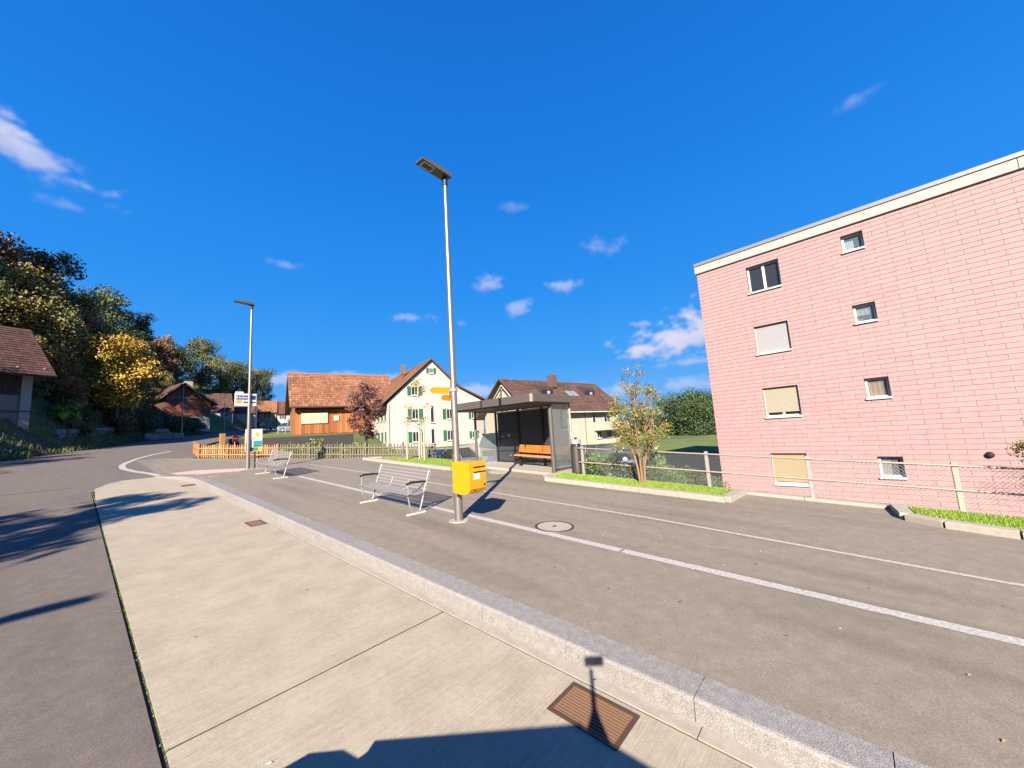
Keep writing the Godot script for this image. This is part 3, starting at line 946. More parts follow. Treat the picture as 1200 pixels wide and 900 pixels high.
		if kind in ["open", "curtain", "lace", "amber", "half"]: f.set_meta("label", {"open": "wide two-leaf window with dark glass on the top floor", "curtain": "small top floor window with pale curtain", "lace": "small window with lace curtain", "amber": "small window with amber curtain", "half": "small bottom window with half drawn blind"}[kind])
		var sl := MB.new(); sl.bx(Vector3(0, -h / 2 + 0.012, 0.125), Vector3(w - 0.01, 0.03, 0.2), Color.WHITE, 0.005)
		sl.bx(Vector3(0, -h / 2 - 0.02, 0.222), Vector3(w + 0.05, 0.06, 0.05), Color.WHITE, 0.006)
		obj("sill", sl, M.white, f)
		if kind in ["white", "cream", "sand"]:
			var bl := MB.new()
			var lowest := -h / 2 + (0.035 if kind != "cream" else 0.2) + 0.01
			if kind == "sand": lowest = -h / 2 + 0.13
			var ns := int((h / 2 - lowest - 0.01) / 0.05)
			for k in ns: bl.bx(Vector3(0, h / 2 - 0.01 - 0.05 * (k + 0.5), 0.065), Vector3(w - 0.03, 0.047, 0.014), Color.WHITE, 0.004)
			bl.bx(Vector3(0, lowest, 0.066), Vector3(w - 0.04, 0.04, 0.022))
			obj("roller_shutter", bl, mat({"white": Color(0.46, 0.455, 0.48), "cream": Color(0.48, 0.44, 0.335), "sand": Color(0.52, 0.40, 0.215)}[kind], 0.7), f)
			for s in [-1.0, 1.0]:
				var gd := MB.new(); gd.bx(Vector3(s * (w / 2 - 0.012), 0, 0.07), Vector3(0.022, h - 0.02, 0.03)); obj("guide_rail", gd, M.white, f)
		var pn := MB.new(); pn.bx(Vector3(0, 0, -0.01), Vector3(w - 2 * t, h - 2 * t, 0.008))
		obj("pane", pn, M.window_glass if not kind in ["curtain", "lace", "amber", "half"] else glass(Color(0.2, 0.25, 0.3), 0.2), f)
		if kind in ["curtain", "lace", "amber", "half"]:
			var cu := MB.new()
			var spans: Array = {"curtain": [[-0.24, 0.02, -0.28, 0.12]], "lace": [[-0.24, 0.24, -0.05, 0.28], [-0.24, -0.08, -0.28, -0.18]], "amber": [[-0.25, 0.25, -0.3, 0.3]], "half": [[-0.25, 0.0, -0.30, 0.30]]}[kind]
			for s in spans:
				var nx := 12
				for k in nx:
					var xa := lerpf(s[0], s[1], float(k) / nx); var xb := lerpf(s[0], s[1], float(k + 1) / nx)
					var za := -0.06 + 0.014 * sin(k * 2.1); var zb := -0.06 + 0.014 * sin((k + 1) * 2.1)
					cu.quad(Vector3(xa, s[2], za), Vector3(xb, s[2], zb), Vector3(xb, s[3], zb), Vector3(xa, s[3], za), Vector3.BACK)
			obj("curtain", cu, mat({"curtain": Color(0.7, 0.74, 0.78), "lace": Color(0.42, 0.44, 0.38), "amber": Color(0.52, 0.30, 0.05), "half": Color(0.62, 0.50, 0.36)}[kind], 0.9), f)
	var vn := MB.new(); vn.lathe(Vector3.ZERO, [Vector2(0.0, 0.09), Vector2(0.05, 0.085), Vector2(0.085, 0.05), Vector2(0.1, 0.0)], 12)
	var ve := obj("wall_vent", vn, M.dark_metal, o, Vector3(1.37, 0.36, 0.03)); ve.rotation.x = PI / 2

# ---------- street furniture ----------
func lamp_post(at: Vector3, head_yaw: float, label: String, group := "street lamps") -> Node3D:
	var o := base("street_lamp", at, 0.0, label, "street lamp", group)
	var p := MB.new()
	p.tube([Vector3(0, -0.3, 0), Vector3(0, 1.2, 0), Vector3(0, 1.25, 0), Vector3(0, 6.82, 0)], [0.078, 0.076, 0.066, 0.036], 20)
	obj("pole", p, M.steel, o)
	var hd := Node3D.new(); hd.name = "lamp_head"; o.add_child(hd); hd.position = Vector3(0, 6.84, 0); hd.rotation.y = head_yaw
	var sk := MB.new(); sk.tube([Vector3(0, -0.16, 0), Vector3(0, 0.05, 0)], [0.052, 0.052], 14); obj("socket", sk, M.dark_metal, hd)
	var b := MB.new()
	b.extrude(PackedVector2Array([Vector2(-0.10, 0.02), Vector2(-0.05, 0.11), Vector2(0.18, 0.135), Vector2(0.62, 0.10), Vector2(0.64, 0.05), Vector2(0.3, 0.035)]), Transform3D(Basis(), Vector3.ZERO), 0.23)
	obj("housing", b, M.grey_metal, hd)
	var ln := MB.new(); ln.box(Transform3D(Basis(Vector3.BACK, 0.045), Vector3(0.44, 0.038, 0)), Vector3(0.27, 0.012, 0.17)); obj("lens_frame", ln, M.white, hd)
	var l2 := MB.new(); l2.box(Transform3D(Basis(Vector3.BACK, 0.045), Vector3(0.44, 0.033, 0)), Vector3(0.21, 0.012, 0.115)); obj("lens", l2, M.dark_panel, hd)
	var ft := MB.new(); ft.lathe(Vector3.ZERO, [Vector2(0.0, 0.012), Vector2(0.185, 0.012), Vector2(0.19, 0.006), Vector2(0.19, -0.2)], 28)
	obj("base_ring", ft, M.pale_concrete, o)
	return o

func steel_bench(at: Vector3, label: String):
	var o := base("bench", at, 0.0, label, "bench", "steel benches on the platform")
	o.rotation = Vector3.ZERO
	o.basis = Basis(Vector3.UP, -PI / 2) * Basis(Vector3.BACK, -0.0593)
	var L := 1.96
	for k in 8:
		var s := MB.new()
		var t := k / 7.0
		var z := lerpf(0.26, -0.12, t)
		var y := 0.44 - 0.035 * sin(t * PI) - 0.02 * t + (-0.025 if k == 0 else 0.0)
		s.bx(Vector3(0, y, z), Vector3(L, 0.012, 0.030), Color.WHITE, 0.004)
		for q in 38: s.bx(Vector3(-L / 2 + L * (q + 0.5) / 38, y, z - 0.026), Vector3(0.012, 0.010, 0.014))
		obj("seat_slat", s, M.bench_steel, o)
	for k in 6:
		var s := MB.new()
		var t := k / 5.0
		var y := lerpf(0.47, 0.80, t); var z := lerpf(-0.165, -0.275, t)
		s.box(Transform3D(Basis(Vector3.RIGHT, 1.26), Vector3(0, y, z)), Vector3(L, 0.010, 0.030), Color.WHITE, 0.004)
		for q in 38: s.box(Transform3D(Basis(Vector3.RIGHT, 1.26), Vector3(-L / 2 + L * (q + 0.5) / 38, y + 0.033, z - 0.011)), Vector3(0.012, 0.009, 0.03))
		obj("back_slat", s, M.bench_steel, o)
	for e in [-1.0, 1.0]:
		var x: float = e * (L / 2 - 0.06)
		var fr := MB.new()
		fr.tube([Vector3(x, 0.43, 0.22), Vector3(x, 0.2, 0.17), Vector3(x, 0.06, 0.10), Vector3(x, 0.035, 0.02), Vector3(x, 0.06, -0.07), Vector3(x, 0.3, -0.14), Vector3(x, 0.46, -0.17), Vector3(x, 0.83, -0.285)], [0.016, 0.016, 0.016, 0.016, 0.016, 0.016, 0.016, 0.014], 10)
		obj("leg", fr, M.zinc, o)
		var ft := MB.new(); ft.bx(Vector3(x, 0.018, 0.01), Vector3(0.07, 0.035, 0.44), Color.WHITE, 0.01); obj("foot", ft, M.white, o)
		var ar := MB.new()
		ar.tube([Vector3(x, 0.42, 0.2), Vector3(x, 0.60, 0.21)], [0.013, 0.013], 8); obj("arm_post", ar, M.zinc, o)
		var rs := MB.new(); rs.tube([Vector3(x, 0.61, 0.25), Vector3(x, 0.635, 0.15), Vector3(x, 0.63, 0.0), Vector3(x, 0.62, -0.2)], [0.02, 0.024, 0.024, 0.018], 8); obj("arm_rest", rs, M.dark_metal, o)
	for e in [-0.32, 0.32]:
		var br := MB.new(); br.tube([Vector3(e, 0.40, -0.02), Vector3(e, 0.43, -0.16), Vector3(e, 0.6, -0.215)], [0.012, 0.012, 0.012], 8); obj("bracket", br, M.zinc, o)

func letter_box():
	var o := base("letter_box", Vector3(4.76, 0.0, -5.3), 0.0, "yellow letter box fixed to the lamp post", "letter box")
	# body: plain side towards the road, slot side down the street, rounded lower front
	var y0 := 0.90; var y1 := 1.46
	var b := MB.new()
	var prof := PackedVector2Array()
	for p in [Vector2(-0.22, y0 + 0.03), Vector2(0.0, y0), Vector2(0.10, y0 + 0.005), Vector2(0.19, y0 + 0.03), Vector2(0.235, y0 + 0.10), Vector2(0.24, y1 - 0.03), Vector2(0.225, y1), Vector2(-0.21, y1 + 0.012), Vector2(-0.22, y1)]: prof.append(p)
	# profile in (z, y), extruded along x
	b.extrude(prof, Transform3D(Basis(Vector3.BACK, Vector3.UP, Vector3.LEFT), Vector3.ZERO), 0.385)
	obj("body", b, M.yellow, o)
	for s in [-1.0, 1.0]:
		var rim := MB.new(); rim.bx(Vector3(s * 0.194, (y0 + y1) / 2 + 0.02, 0.0), Vector3(0.006, 0.47, 0.40), Color.WHITE, 0.002)
		obj("side_panel", rim, M.yellow, o)
	for yy in [1.385, 1.30]:
		var h := MB.new()
		h.extrude(PackedVector2Array([Vector2(0.0, 0.022), Vector2(0.035, 0.004), Vector2(0.035, -0.004), Vector2(0.0, 0.004)]), Transform3D(Basis(Vector3.BACK, Vector3.UP, Vector3.LEFT), Vector3(0.02, yy, 0.2375)), 0.29)
		var hd := obj("slot_hood", h, M.yellow, o)
		var sl := MB.new(); sl.bx(Vector3(0.02, yy - 0.012, 0.2385), Vector3(0.26, 0.028, 0.006)); obj("slot", sl, M.black, hd)
	var lb := MB.new(); lb.bx(Vector3(-0.03, 1.205, 0.2395), Vector3(0.15, 0.10, 0.004)); obj("notice", lb, M.white, o)
	var l2 := MB.new(); l2.bx(Vector3(0.02, 1.268, 0.2395), Vector3(0.28, 0.022, 0.004)); obj("notice", l2, mat(Color(0.75, 0.6, 0.4), 0.6), o)
	var lk := MB.new(); lk.bx(Vector3(0.15, 1.05, 0.240), Vector3(0.03, 0.045, 0.012), Color.WHITE, 0.003); obj("lock", lk, M.dark_metal, o)
	var l3 := MB.new(); l3.bx(Vector3(-0.10, 0.985, 0.240), Vector3(0.022, 0.022, 0.012), Color.WHITE, 0.003); obj("lock", l3, M.dark_metal, o)
	var br := MB.new(); br.bx(Vector3(0.05, 1.35, -0.28), Vector3(0.2, 0.05, 0.13)); br.bx(Vector3(0.05, 1.0, -0.28), Vector3(0.2, 0.05, 0.13)); obj("bracket", br, M.dark_metal, o)

func sysfont(bold := false) -> SystemFont:
	var f := SystemFont.new(); f.font_names = PackedStringArray(["Droid Sans"]); f.font_weight = 700 if bold else 400
	return f

func hiking_signs():
	var a := base("hiking_sign", Vector3(4.84, 2.81, -5.76), deg_to_rad(167), "large yellow hiking arrow pointing up the street", "sign", "hiking arrows on the lamp post")
	var p := MB.new()
	p.extrude(PackedVector2Array([Vector2(0, -0.06), Vector2(0.40, -0.06), Vector2(0.48, 0.0), Vector2(0.40, 0.06), Vector2(0, 0.06)]), Transform3D(Basis(), Vector3(0, 0.0, 0)), 0.012)
	obj("plate", p, M.sign_yellow, a)
	var c := MB.new(); c.lathe(Vector3.ZERO, [Vector2(0.072, -0.03), Vector2(0.078, -0.03), Vector2(0.078, 0.03), Vector2(0.072, 0.03)], 16); obj("clamp", c, M.zinc, a, Vector3(0.02, 0, -0.095))
	var b := base("hiking_sign", Vector3(4.88, 2.665, -5.78), deg_to_rad(190), "small yellow hiking arrow under the large one", "sign", "hiking arrows on the lamp post")
	p = MB.new()
	p.extrude(PackedVector2Array([Vector2(0.0, -0.055), Vector2(0.30, -0.055), Vector2(0.36, 0.0), Vector2(0.30, 0.055), Vector2(0.0, 0.055)]), Transform3D(), 0.012)
	obj("plate", p, M.sign_yellow, b)
	c = MB.new(); c.bx(Vector3(0.13, 0.085, -0.01), Vector3(0.03, 0.09, 0.02)); c.bx(Vector3(-0.03, 0, -0.02), Vector3(0.1, 0.04, 0.02)); obj("clamp", c, M.zinc, b)

func bus_stop():
	var gz := -18.64
	var y := gy(4.9, gz) + plat_off(0, gz)
	var post := base("sign_post", Vector3(5.02, y, gz), 0.0, "thin grey post holding bus stop sign beside street lamp", "post")
	var p := MB.new(); p.tube([Vector3(0, -0.3, 0), Vector3(0, 3.0, 0)], [0.03, 0.03], 10); obj("tube", p, M.zinc, post)
	var s := base("bus_stop_sign", Vector3(4.62, 3.92, gz + 0.11), 0.0, "white and blue bus stop name sign above timetable board", "sign")
	var b := MB.new(); b.bx(Vector3(0, 0, 0), Vector3(0.76, 0.52, 0.05), Color.WHITE, 0.008); obj("board", b, M.white, s)
	b = MB.new(); b.bx(Vector3(0.0, 0.095, 0.027), Vector3(0.68, 0.17, 0.006)); obj("name_band", b, mat(Color(0.01, 0.03, 0.30), 0.4), s)
	var tx := TextMesh.new(); tx.text = "Bözberg"; tx.font_size = 16; tx.pixel_size = 0.0085; tx.depth = 0.003; tx.font = sysfont(true); tx.horizontal_alignment = HORIZONTAL_ALIGNMENT_CENTER
	obj("lettering", tx, M.white, s, Vector3(-0.08, 0.095, 0.032))
	b = MB.new(); b.bx(Vector3(-0.24, -0.075, 0.027), Vector3(0.2, 0.11, 0.006)); obj("route_panel", b, mat(Color(0.75, 0.42, 0.05), 0.5), s)
	b = MB.new(); b.bx(Vector3(0.13, -0.1, 0.027), Vector3(0.42, 0.06, 0.006)); obj("route_panel", b, mat(Color(0.08, 0.08, 0.12), 0.5), s)
	b = MB.new(); b.bx(Vector3(-0.22, 0.30, 0), Vector3(0.28, 0.07, 0.04), Color.WHITE, 0.006); obj("top_panel", b, M.white, s)
	var t := base("notice_board", Vector3(4.94, 2.26, gz + 0.13), 0.0, "colourful poster board on the bus stop post", "notice board")
	b = MB.new(); b.bx(Vector3.ZERO, Vector3(0.60, 0.92, 0.04), Color.WHITE, 0.006); obj("panel", b, M.white, t)
	for q in [[0.13, -0.11, 0.30, 0.17, Color(0.02, 0.42, 0.50)], [-0.15, -0.36, 0.28, 0.14, Color(0.02, 0.06, 0.05)], [0.07, -0.36, 0.14, 0.14, Color(0.15, 0.36, 0.05)], [0.21, -0.36, 0.13, 0.13, Color(0.70, 0.60, 0.02)], [0.13, -0.235, 0.30, 0.06, Color(0.02, 0.18, 0.16)], [-0.26, -0.17, 0.07, 0.14, Color(0.05, 0.08, 0.07)], [-0.1, 0.08, 0.28, 0.07, Color(0.72, 0.55, 0.58)]]:
		b = MB.new(); b.bx(Vector3(q[0], q[1], 0.022), Vector3(q[2], q[3], 0.004)); obj("print", b, mat(q[4], 0.6), t)
	b = MB.new(); b.lathe(Vector3.ZERO, [Vector2(0.0, 0.004), Vector2(0.085, 0.003), Vector2(0.085, 0.0)], 16); var sn := obj("print", b, mat(Color(0.72, 0.62, 0.05), 0.6), t, Vector3(0.11, 0.24, 0.02)); sn.rotation.x = PI / 2

func shelter():
	var Y := gy(10.6, -9.0)
	var o := base("bus_shelter", Vector3(0, 0, 0), 0.0, "grey steel bus shelter with flat roof and dark glass back panels", "bus shelter")
	var sl := MB.new()
	flat_box(sl, 9.98, 11.4, -10.95, -7.0, 0.075, -0.5)
	obj("floor", sl, M.pale_concrete, o)
	var rf := MB.new()
	rf.bx(Vector3(10.03, 2.93, -8.86), Vector3(2.16, 0.25, 3.72), Color.WHITE, 0.012)
	obj("roof", rf, M.grey_metal, o)
	var tr := MB.new()
	tr.bx(Vector3(8.945, 2.93, -7.06), Vector3(0.02, 0.24, 0.1), Color(0.3, 0.3, 0.3)); tr.bx(Vector3(8.955, 2.93, -9.2), Vector3(0.016, 0.255, 0.1), Color(0.04, 0.04, 0.04))
	obj("roof_trim", tr, mat(Color.WHITE, 0.4, 0.3, true), o)
	var ce := MB.new(); ce.bx(Vector3(10.03, 2.785, -8.9), Vector3(2.0, 0.03, 3.64)); obj("ceiling", ce, M.grey_metal, o)
	for q in [[10.07, -7.22, 0.07, M.grey_metal], [10.07, -10.72, 0.045, M.grey_metal], [11.2, -7.22, 0.045, M.zinc], [11.2, -10.72, 0.05, M.dark_metal]]:
		var p := MB.new(); p.tube([Vector3(q[0], gy(q[0], q[1]) - 0.2, q[1]), Vector3(q[0], 2.82, q[1])], [q[2], q[2]], 16)
		obj("post", p, q[3], o)
	# back wall: dark glazed panels between mullions
	var zs := [-10.66, -9.52, -8.38, -7.28]
	for i in 3:
		var zc: float = (zs[i] + zs[i + 1]) / 2; var w: float = zs[i + 1] - zs[i] + 0.0
		w = absf(w) - 0.09
		var yb := gy(11.2, zc) + 0.16
		var pb := MB.new(); pb.bx(Vector3(11.2, (yb + 2.72) / 2, zc), Vector3(0.03, 2.72 - yb, w)); var pn := obj("back_panel", pb, M.dark_panel, o)
		if i == 0:
			for k in [1.25, 1.72, 2.0]:
				var b := MB.new(); b.bx(Vector3(11.175, k, zc), Vector3(0.03, 0.035, w)); obj("rail", b, M.dark_metal, pn)
			for k in [[1.83, 0.05, 0.06], [1.80, -0.3, 0.04], [1.86, 0.02, 0.02], [1.77, -0.22, 0.03]]:
				var b := MB.new(); b.bx(Vector3(11.18, k[0], zc + k[1]), Vector3(0.008, k[2] * 1.2, k[2])); obj("sticker", b, M.white, pn)
	for z in [-9.52, -8.38]:
		var b := MB.new(); b.bx(Vector3(11.19, 1.65, z), Vector3(0.08, 2.3, 0.09)); obj("mullion", b, M.dark_metal, o)
	var hr := MB.new(); hr.bx(Vector3(11.19, 2.74, -8.97), Vector3(0.06, 0.05, 3.4)); hr.bx(Vector3(11.19, gy(11.2, -8.97) + 0.14, -8.97), Vector3(0.05, 0.04, 3.4)); obj("back_rail", hr, M.zinc, o)
	# side glass
	for z in [-7.22, -10.72]:
		var g := MB.new(); g.bx(Vector3(10.64, 1.75, z), Vector3(1.0, 2.0, 0.012)); obj("side_glass", g, M.frosted if z > -8.0 else M.glass, o)
		for yy in [0.73, 2.76]:
			var b := MB.new(); b.bx(Vector3(10.64, yy, z), Vector3(1.02, 0.03, 0.03)); obj("glass_rail", b, M.zinc, o)
	# bench with orange slats
	var b := base("shelter_bench", Vector3(10.78, gy(10.8, -8.4) + 0.07, -8.4), 0.0, "bench with orange wooden slats inside the bus shelter", "bench")
	b.basis = Basis(Vector3.RIGHT, 0.0593)
	var om := tmat(M.wood_tex, Vector3(2.0, 2.0, 0.4), 0.6); om.albedo_color = srgb(Color(0.62, 0.165, 0.025))
	var pale := tmat(M.wood_tex, Vector3(2.0, 2.0, 0.4), 0.6); pale.albedo_color = srgb(Color(0.60, 0.25, 0.085))
	for h in [-1.0, 1.0]:
		for k in 4:
			var s := MB.new(); s.bx(Vector3(0.25 + 0.02 * k, 0.50 + 0.068 * k, h * 0.545), Vector3(0.028, 0.06, 1.06), Color.WHITE, 0.006); obj("back_slat", s, om, b)
		for k in 4:
			var s := MB.new(); s.bx(Vector3(-0.15 + 0.095 * k, 0.385, h * 0.545 - 0.05), Vector3(0.08, 0.03, 1.06), Color.WHITE, 0.006); obj("seat_slat", s, pale, b)
	for z in [-0.8, 0.8]:
		var l := MB.new(); l.bx(Vector3(0.02, 0.18, z), Vector3(0.1, 0.38, 0.06)); l.bx(Vector3(0.02, 0.36, z), Vector3(0.42, 0.03, 0.05)); l.bx(Vector3(0.29, 0.55, z), Vector3(0.03, 0.4, 0.05)); obj("leg", l, M.dark_metal, b)
	# litter bin with ash tray
	var n := base("litter_bin", Vector3(10.42, gy(10.3, -6.55) + 0.09, -6.58), 0.0, "grey cylindrical steel litter bin beside the bus shelter", "litter bin")
	var c := MB.new(); c.lathe(Vector3.ZERO, [Vector2(0.0, 0.0), Vector2(0.17, 0.0), Vector2(0.175, 0.04)], 24); c.lathe(Vector3.ZERO, [Vector2(0.175, 0.04), Vector2(0.175, 0.80), Vector2(0.16, 0.81)], 24); obj("body", c, M.grey_metal.duplicate(), n).material_override.metallic = 0.7
	c = MB.new(); c.lathe(Vector3.ZERO, [Vector2(0.15, 0.80), Vector2(0.15, 0.90)], 24); obj("opening", c, M.black, n)
	c = MB.new(); c.lathe(Vector3.ZERO, [Vector2(0.15, 0.89), Vector2(0.175, 0.89), Vector2(0.175, 0.98), Vector2(0.14, 1.03), Vector2(0.0, 1.04)], 24); obj("lid", c, M.zinc, n)
	c = MB.new(); c.bx(Vector3(-0.1, 1.06, 0.08), Vector3(0.07, 0.06, 0.07), Color.WHITE, 0.01); obj("ash_tray", c, M.dark_metal, n)
	for a in [0.3, 2.4, 4.5]:
		c = MB.new(); c.bx(Vector3(cos(a) * 0.155, 0.85, sin(a) * 0.155), Vector3(0.02, 0.12, 0.03)); obj("lid_bracket", c, M.zinc, n)

func flat_box(mb: MB, xa: float, xb: float, za: float, zb: float, top: float, bot: float, col := Color.WHITE):
	var T := []; var B := []
	for p in [[xa, za], [xb, za], [xb, zb], [xa, zb]]:
		T.append(Vector3(p[0], gy(p[0], p[1], top), p[1])); B.append(Vector3(p[0], gy(p[0], p[1], bot), p[1]))
	mb.quad(T[0], T[1], T[2], T[3], Vector3.UP, col)
	var c: Vector3 = (T[0] + T[2]) / 2
	for i in 4:
		var j := (i + 1) % 4
		mb.quad(T[i], T[j], B[j], B[i], (T[i] + T[j]) / 2 - c, col)

func border_stone(parent, a: Vector2, b: Vector2, top := 0.11, w := 0.2):
	var d := (b - a).normalized(); var nn := Vector2(d.y, -d.x) * w * 0.5
	var mb := MB.new()
	var T := []; var B := []
	for q in [a + nn, b + nn, b - nn, a - nn]:
		T.append(Vector3(q.x, gy(q.x, q.y, top), q.y)); B.append(Vector3(q.x, gy(q.x, q.y, -0.3), q.y))
	var c: Vector3 = (T[0] + T[2]) / 2
	var I := []
	for t in T: I.append(c + (t - c) * Vector3(1, 1, 1) - (t - c).normalized() * 0.014)
	mb.quad(I[0], I[1], I[2], I[3], Vector3.UP)
	var tone := rng.randf_range(0.93, 1.05)
	for i in 4:
		var j := (i + 1) % 4
		mb.quad(I[i], I[j], T[j] - Vector3.UP * 0.012, T[i] - Vector3.UP * 0.012, Vector3.UP * 0.5 + (T[i] + T[j]) / 2 - c)
		mb.quad(T[i] - Vector3.UP * 0.012, T[j] - Vector3.UP * 0.012, B[j], B[i], (T[i] + T[j]) / 2 - c)
	for i in mb.c.size(): mb.c[i] = Color(tone, tone, tone)
	obj("kerb_stone", mb, M.pale_concrete, parent)

func border(called: String, pts: Array, w := 0.2, top := 0.11):
	var o := base(called, Vector3.ZERO, 0.0, "", "", "", "structure")
	rng.seed = hash(called) + pts.size()
	for i in pts.size() - 1:
		var a := Vector2(pts[i][0], pts[i][1]); var b := Vector2(pts[i + 1][0], pts[i + 1][1])
		var k := maxi(1, int(round(a.distance_to(b) / 1.0)))
		for j in k:
			var p := a.lerp(b, float(j) / k); var q := a.lerp(b, float(j + 1) / k)
			border_stone(o, p, q - (q - p).normalized() * 0.008, top, w)

func islands():
	border("kerb_border", [[9.95, -7.0], [9.35, -7.02], [9.15, -6.8], [9.15, -2.2], [10.22, -2.1]])
	lawn("lawn", [[9.25, -6.85], [9.25, -2.32], [10.2, -2.25], [10.2, -6.95], [9.5, -6.95]], 0.085, 2600, "bright green grass strip in front of the fence and shrub tree")
	border("kerb_border", [[10.22, 0.42], [9.42, 0.5], [9.2, 0.9], [9.05, 1.6], [9.0, 9.0]])
	lawn("lawn", [[9.6, 0.62], [9.35, 0.95], [9.17, 1.65], [9.1, 7.0], [10.2, 7.0], [10.2, 0.55]], 0.085, 1800, "bright green grass strip below the pink block")
	border("kerb_border", [[10.15, -10.85], [9.0, -10.87], [8.98, -17.1], [9.6, -16.6]])
	lawn("lawn", [[9.1, -10.97], [9.08, -16.6], [9.6, -16.3], [10.6, -14.6], [10.7, -10.97]], 0.085, 1500, "green grass strip around the staked young tree")
	# edging under the chain-link fence
	var e := base("retaining_wall", Vector3.ZERO, 0.0, "", "", "", "structure")
	var z := -6.95
	while z < 9.0:
		var w := MB.new(); flat_box(w, 10.2, 10.42, z, z + 1.49, 0.06, -2.6); obj("wall_block", w, M.pale_concrete, e); z += 1.5

func chain_fence():
	var o := base("chain_link_fence", Vector3.ZERO, 0.0, "low chain-link fence with two rails in front of the pink block", "fence")
	var X := 10.32
	for z in [-6.3, -4.6, -2.8, -0.82, 1.24, 3.3, 5.3]:
		var p := MB.new()
		p.bx(Vector3(X, gy(X, z) + 0.43, z), Vector3(0.075, 0.98, 0.075), Color.WHITE, 0.008)
		obj("post", p, M.pale_concrete if z > 1.0 else M.zinc, o)
	for h in [0.86, 0.44]:
		var q := MB.new()
		q.tube([Vector3(X - 0.05, gy(X, -6.4) + h, -6.4), Vector3(X - 0.05, gy(X, 6.0) + h, 6.0)], [0.019, 0.019], 10)
		obj("rail", q, tube_mat(), o)
	var wm := MB.new()
	var s := 0.062
	var H := 0.80
	var z := -7.0
	while z < 6.0:
		for d in [-1.0, 1.0]:
			var z0 := z; var z1: float = z + d * H
			var a := Vector3(X - 0.03 + 0.003 * d, gy(X, z0) + 0.06, z0); var b := Vector3(X - 0.03 + 0.003 * d, gy(X, z1) + 0.06 + H, z1)
			if z1 < -6.3 or z0 < -6.3:
				continue
			wm.tube([a, b], [0.0024, 0.0024], 3, Color.WHITE, false)
		z += s
	tag(obj("wire_mesh", wm, M.zinc, o), "", "", "", "stuff")

func tube_mat() -> StandardMaterial3D:
	var m := tmat(M.rough_tex, Vector3.ONE * 3.0, 0.6); m.albedo_color = srgb(Color(0.42, 0.33, 0.26)); m.metallic = 0.3
	return m

func drains():
	# big grate by the kerb: frame and single bars over a pit
	for q in [[2.31, 2.66, -1.87, -1.34, "rusty slotted drain grate in the concrete beside the kerb"], [2.40, 2.68, -9.52, -9.06, "brown drain grate in the bay beyond the second joint"], [2.42, 2.78, -16.75, -16.35, "small drain grate at the far end of the bay"]]:
		var o := base("drain_grate", Vector3.ZERO, 0.0, q[4], "drain")
		var f := MB.new()
		flat_box(f, q[0], q[1], q[2], q[2] + 0.03, -0.138, -0.20); flat_box(f, q[0], q[1], q[3] - 0.03, q[3], -0.138, -0.20)
		flat_box(f, q[0], q[0] + 0.03, q[2] + 0.03, q[3] - 0.03, -0.138, -0.20); flat_box(f, q[1] - 0.03, q[1], q[2] + 0.03, q[3] - 0.03, -0.138, -0.20)
		obj("frame", f, M.iron, o)
		var pit := MB.new(); flat_box(pit, q[0] + 0.002, q[1] - 0.002, q[2] + 0.002, q[3] - 0.002, -0.5 if q[2] > -12.0 else -0.1445, -0.62); obj("pit", pit, M.black, o)
		var nb := 11 if q[2] > -5.0 else 8
		for k in nb:
			var x: float = lerpf(q[0] + 0.03, q[1] - 0.03, (k + 0.5) / nb)
			var hb: float = (q[1] - q[0] - 0.06) / nb * 0.24
			var b := MB.new(); flat_box(b, x - hb, x + hb, q[2] + 0.03, q[3] - 0.03, -0.1385, -0.19); obj("bar", b, M.rust, o)
	var m := base("manhole_cover", Vector3(5.54, gy(5.54, -4.05) + 0.004, -4.05), 0.0, "round manhole cover in the platform beside the thick white line", "manhole cover")
	m.basis = Basis(Vector3.RIGHT, 0.0593)
	var r := MB.new(); r.lathe(Vector3.ZERO, [Vector2(0.295, 0.004), Vector2(0.335, 0.004), Vector2(0.345, -0.02)], 40); obj("ring", r, M.iron, m)
	r = MB.new(); r.lathe(Vector3.ZERO, [Vector2(0.0, 0.003), Vector2(0.29, 0.003), Vector2(0.29, -0.02)], 40); obj("cover", r, M.pale_concrete, m)
	r = MB.new(); r.bx(Vector3(0, 0.003, 0), Vector3(0.09, 0.006, 0.05)); obj("key_hole", r, M.iron, m)
	var d := base("manhole_cover", Vector3(9.72, gy(9.72, -9.2) + 0.004, -9.2), 0.0, "pale concrete manhole cover in front of the bus shelter", "manhole cover")
	d.basis = Basis(Vector3.RIGHT, 0.0593)
	r = MB.new(); r.lathe(Vector3.ZERO, [Vector2(0.0, 0.004), Vector2(0.42, 0.004), Vector2(0.43, -0.02)], 40); obj("cover", r, M.pale_concrete, d)

# ---------- houses ----------
const TILE_ORANGE := [Color(0.36, 0.15, 0.075), Color(0.31, 0.13, 0.07), Color(0.40, 0.19, 0.105), Color(0.26, 0.125, 0.075), Color(0.38, 0.16, 0.08)]
const TILE_BROWN := [Color(0.135, 0.068, 0.05), Color(0.115, 0.062, 0.048), Color(0.155, 0.08, 0.058)]
const TILE_RED := [Color(0.19, 0.065, 0.038), Color(0.15, 0.055, 0.035), Color(0.22, 0.09, 0.05), Color(0.13, 0.06, 0.04)]
const TILE_DARK := [Color(0.115, 0.05, 0.036), Color(0.09, 0.043, 0.032), Color(0.14, 0.06, 0.042)]

func along_x() -> Basis: return Basis(Vector3.FORWARD, Vector3.UP, Vector3.RIGHT)   # polygon x -> -z (into the house), extruded along x

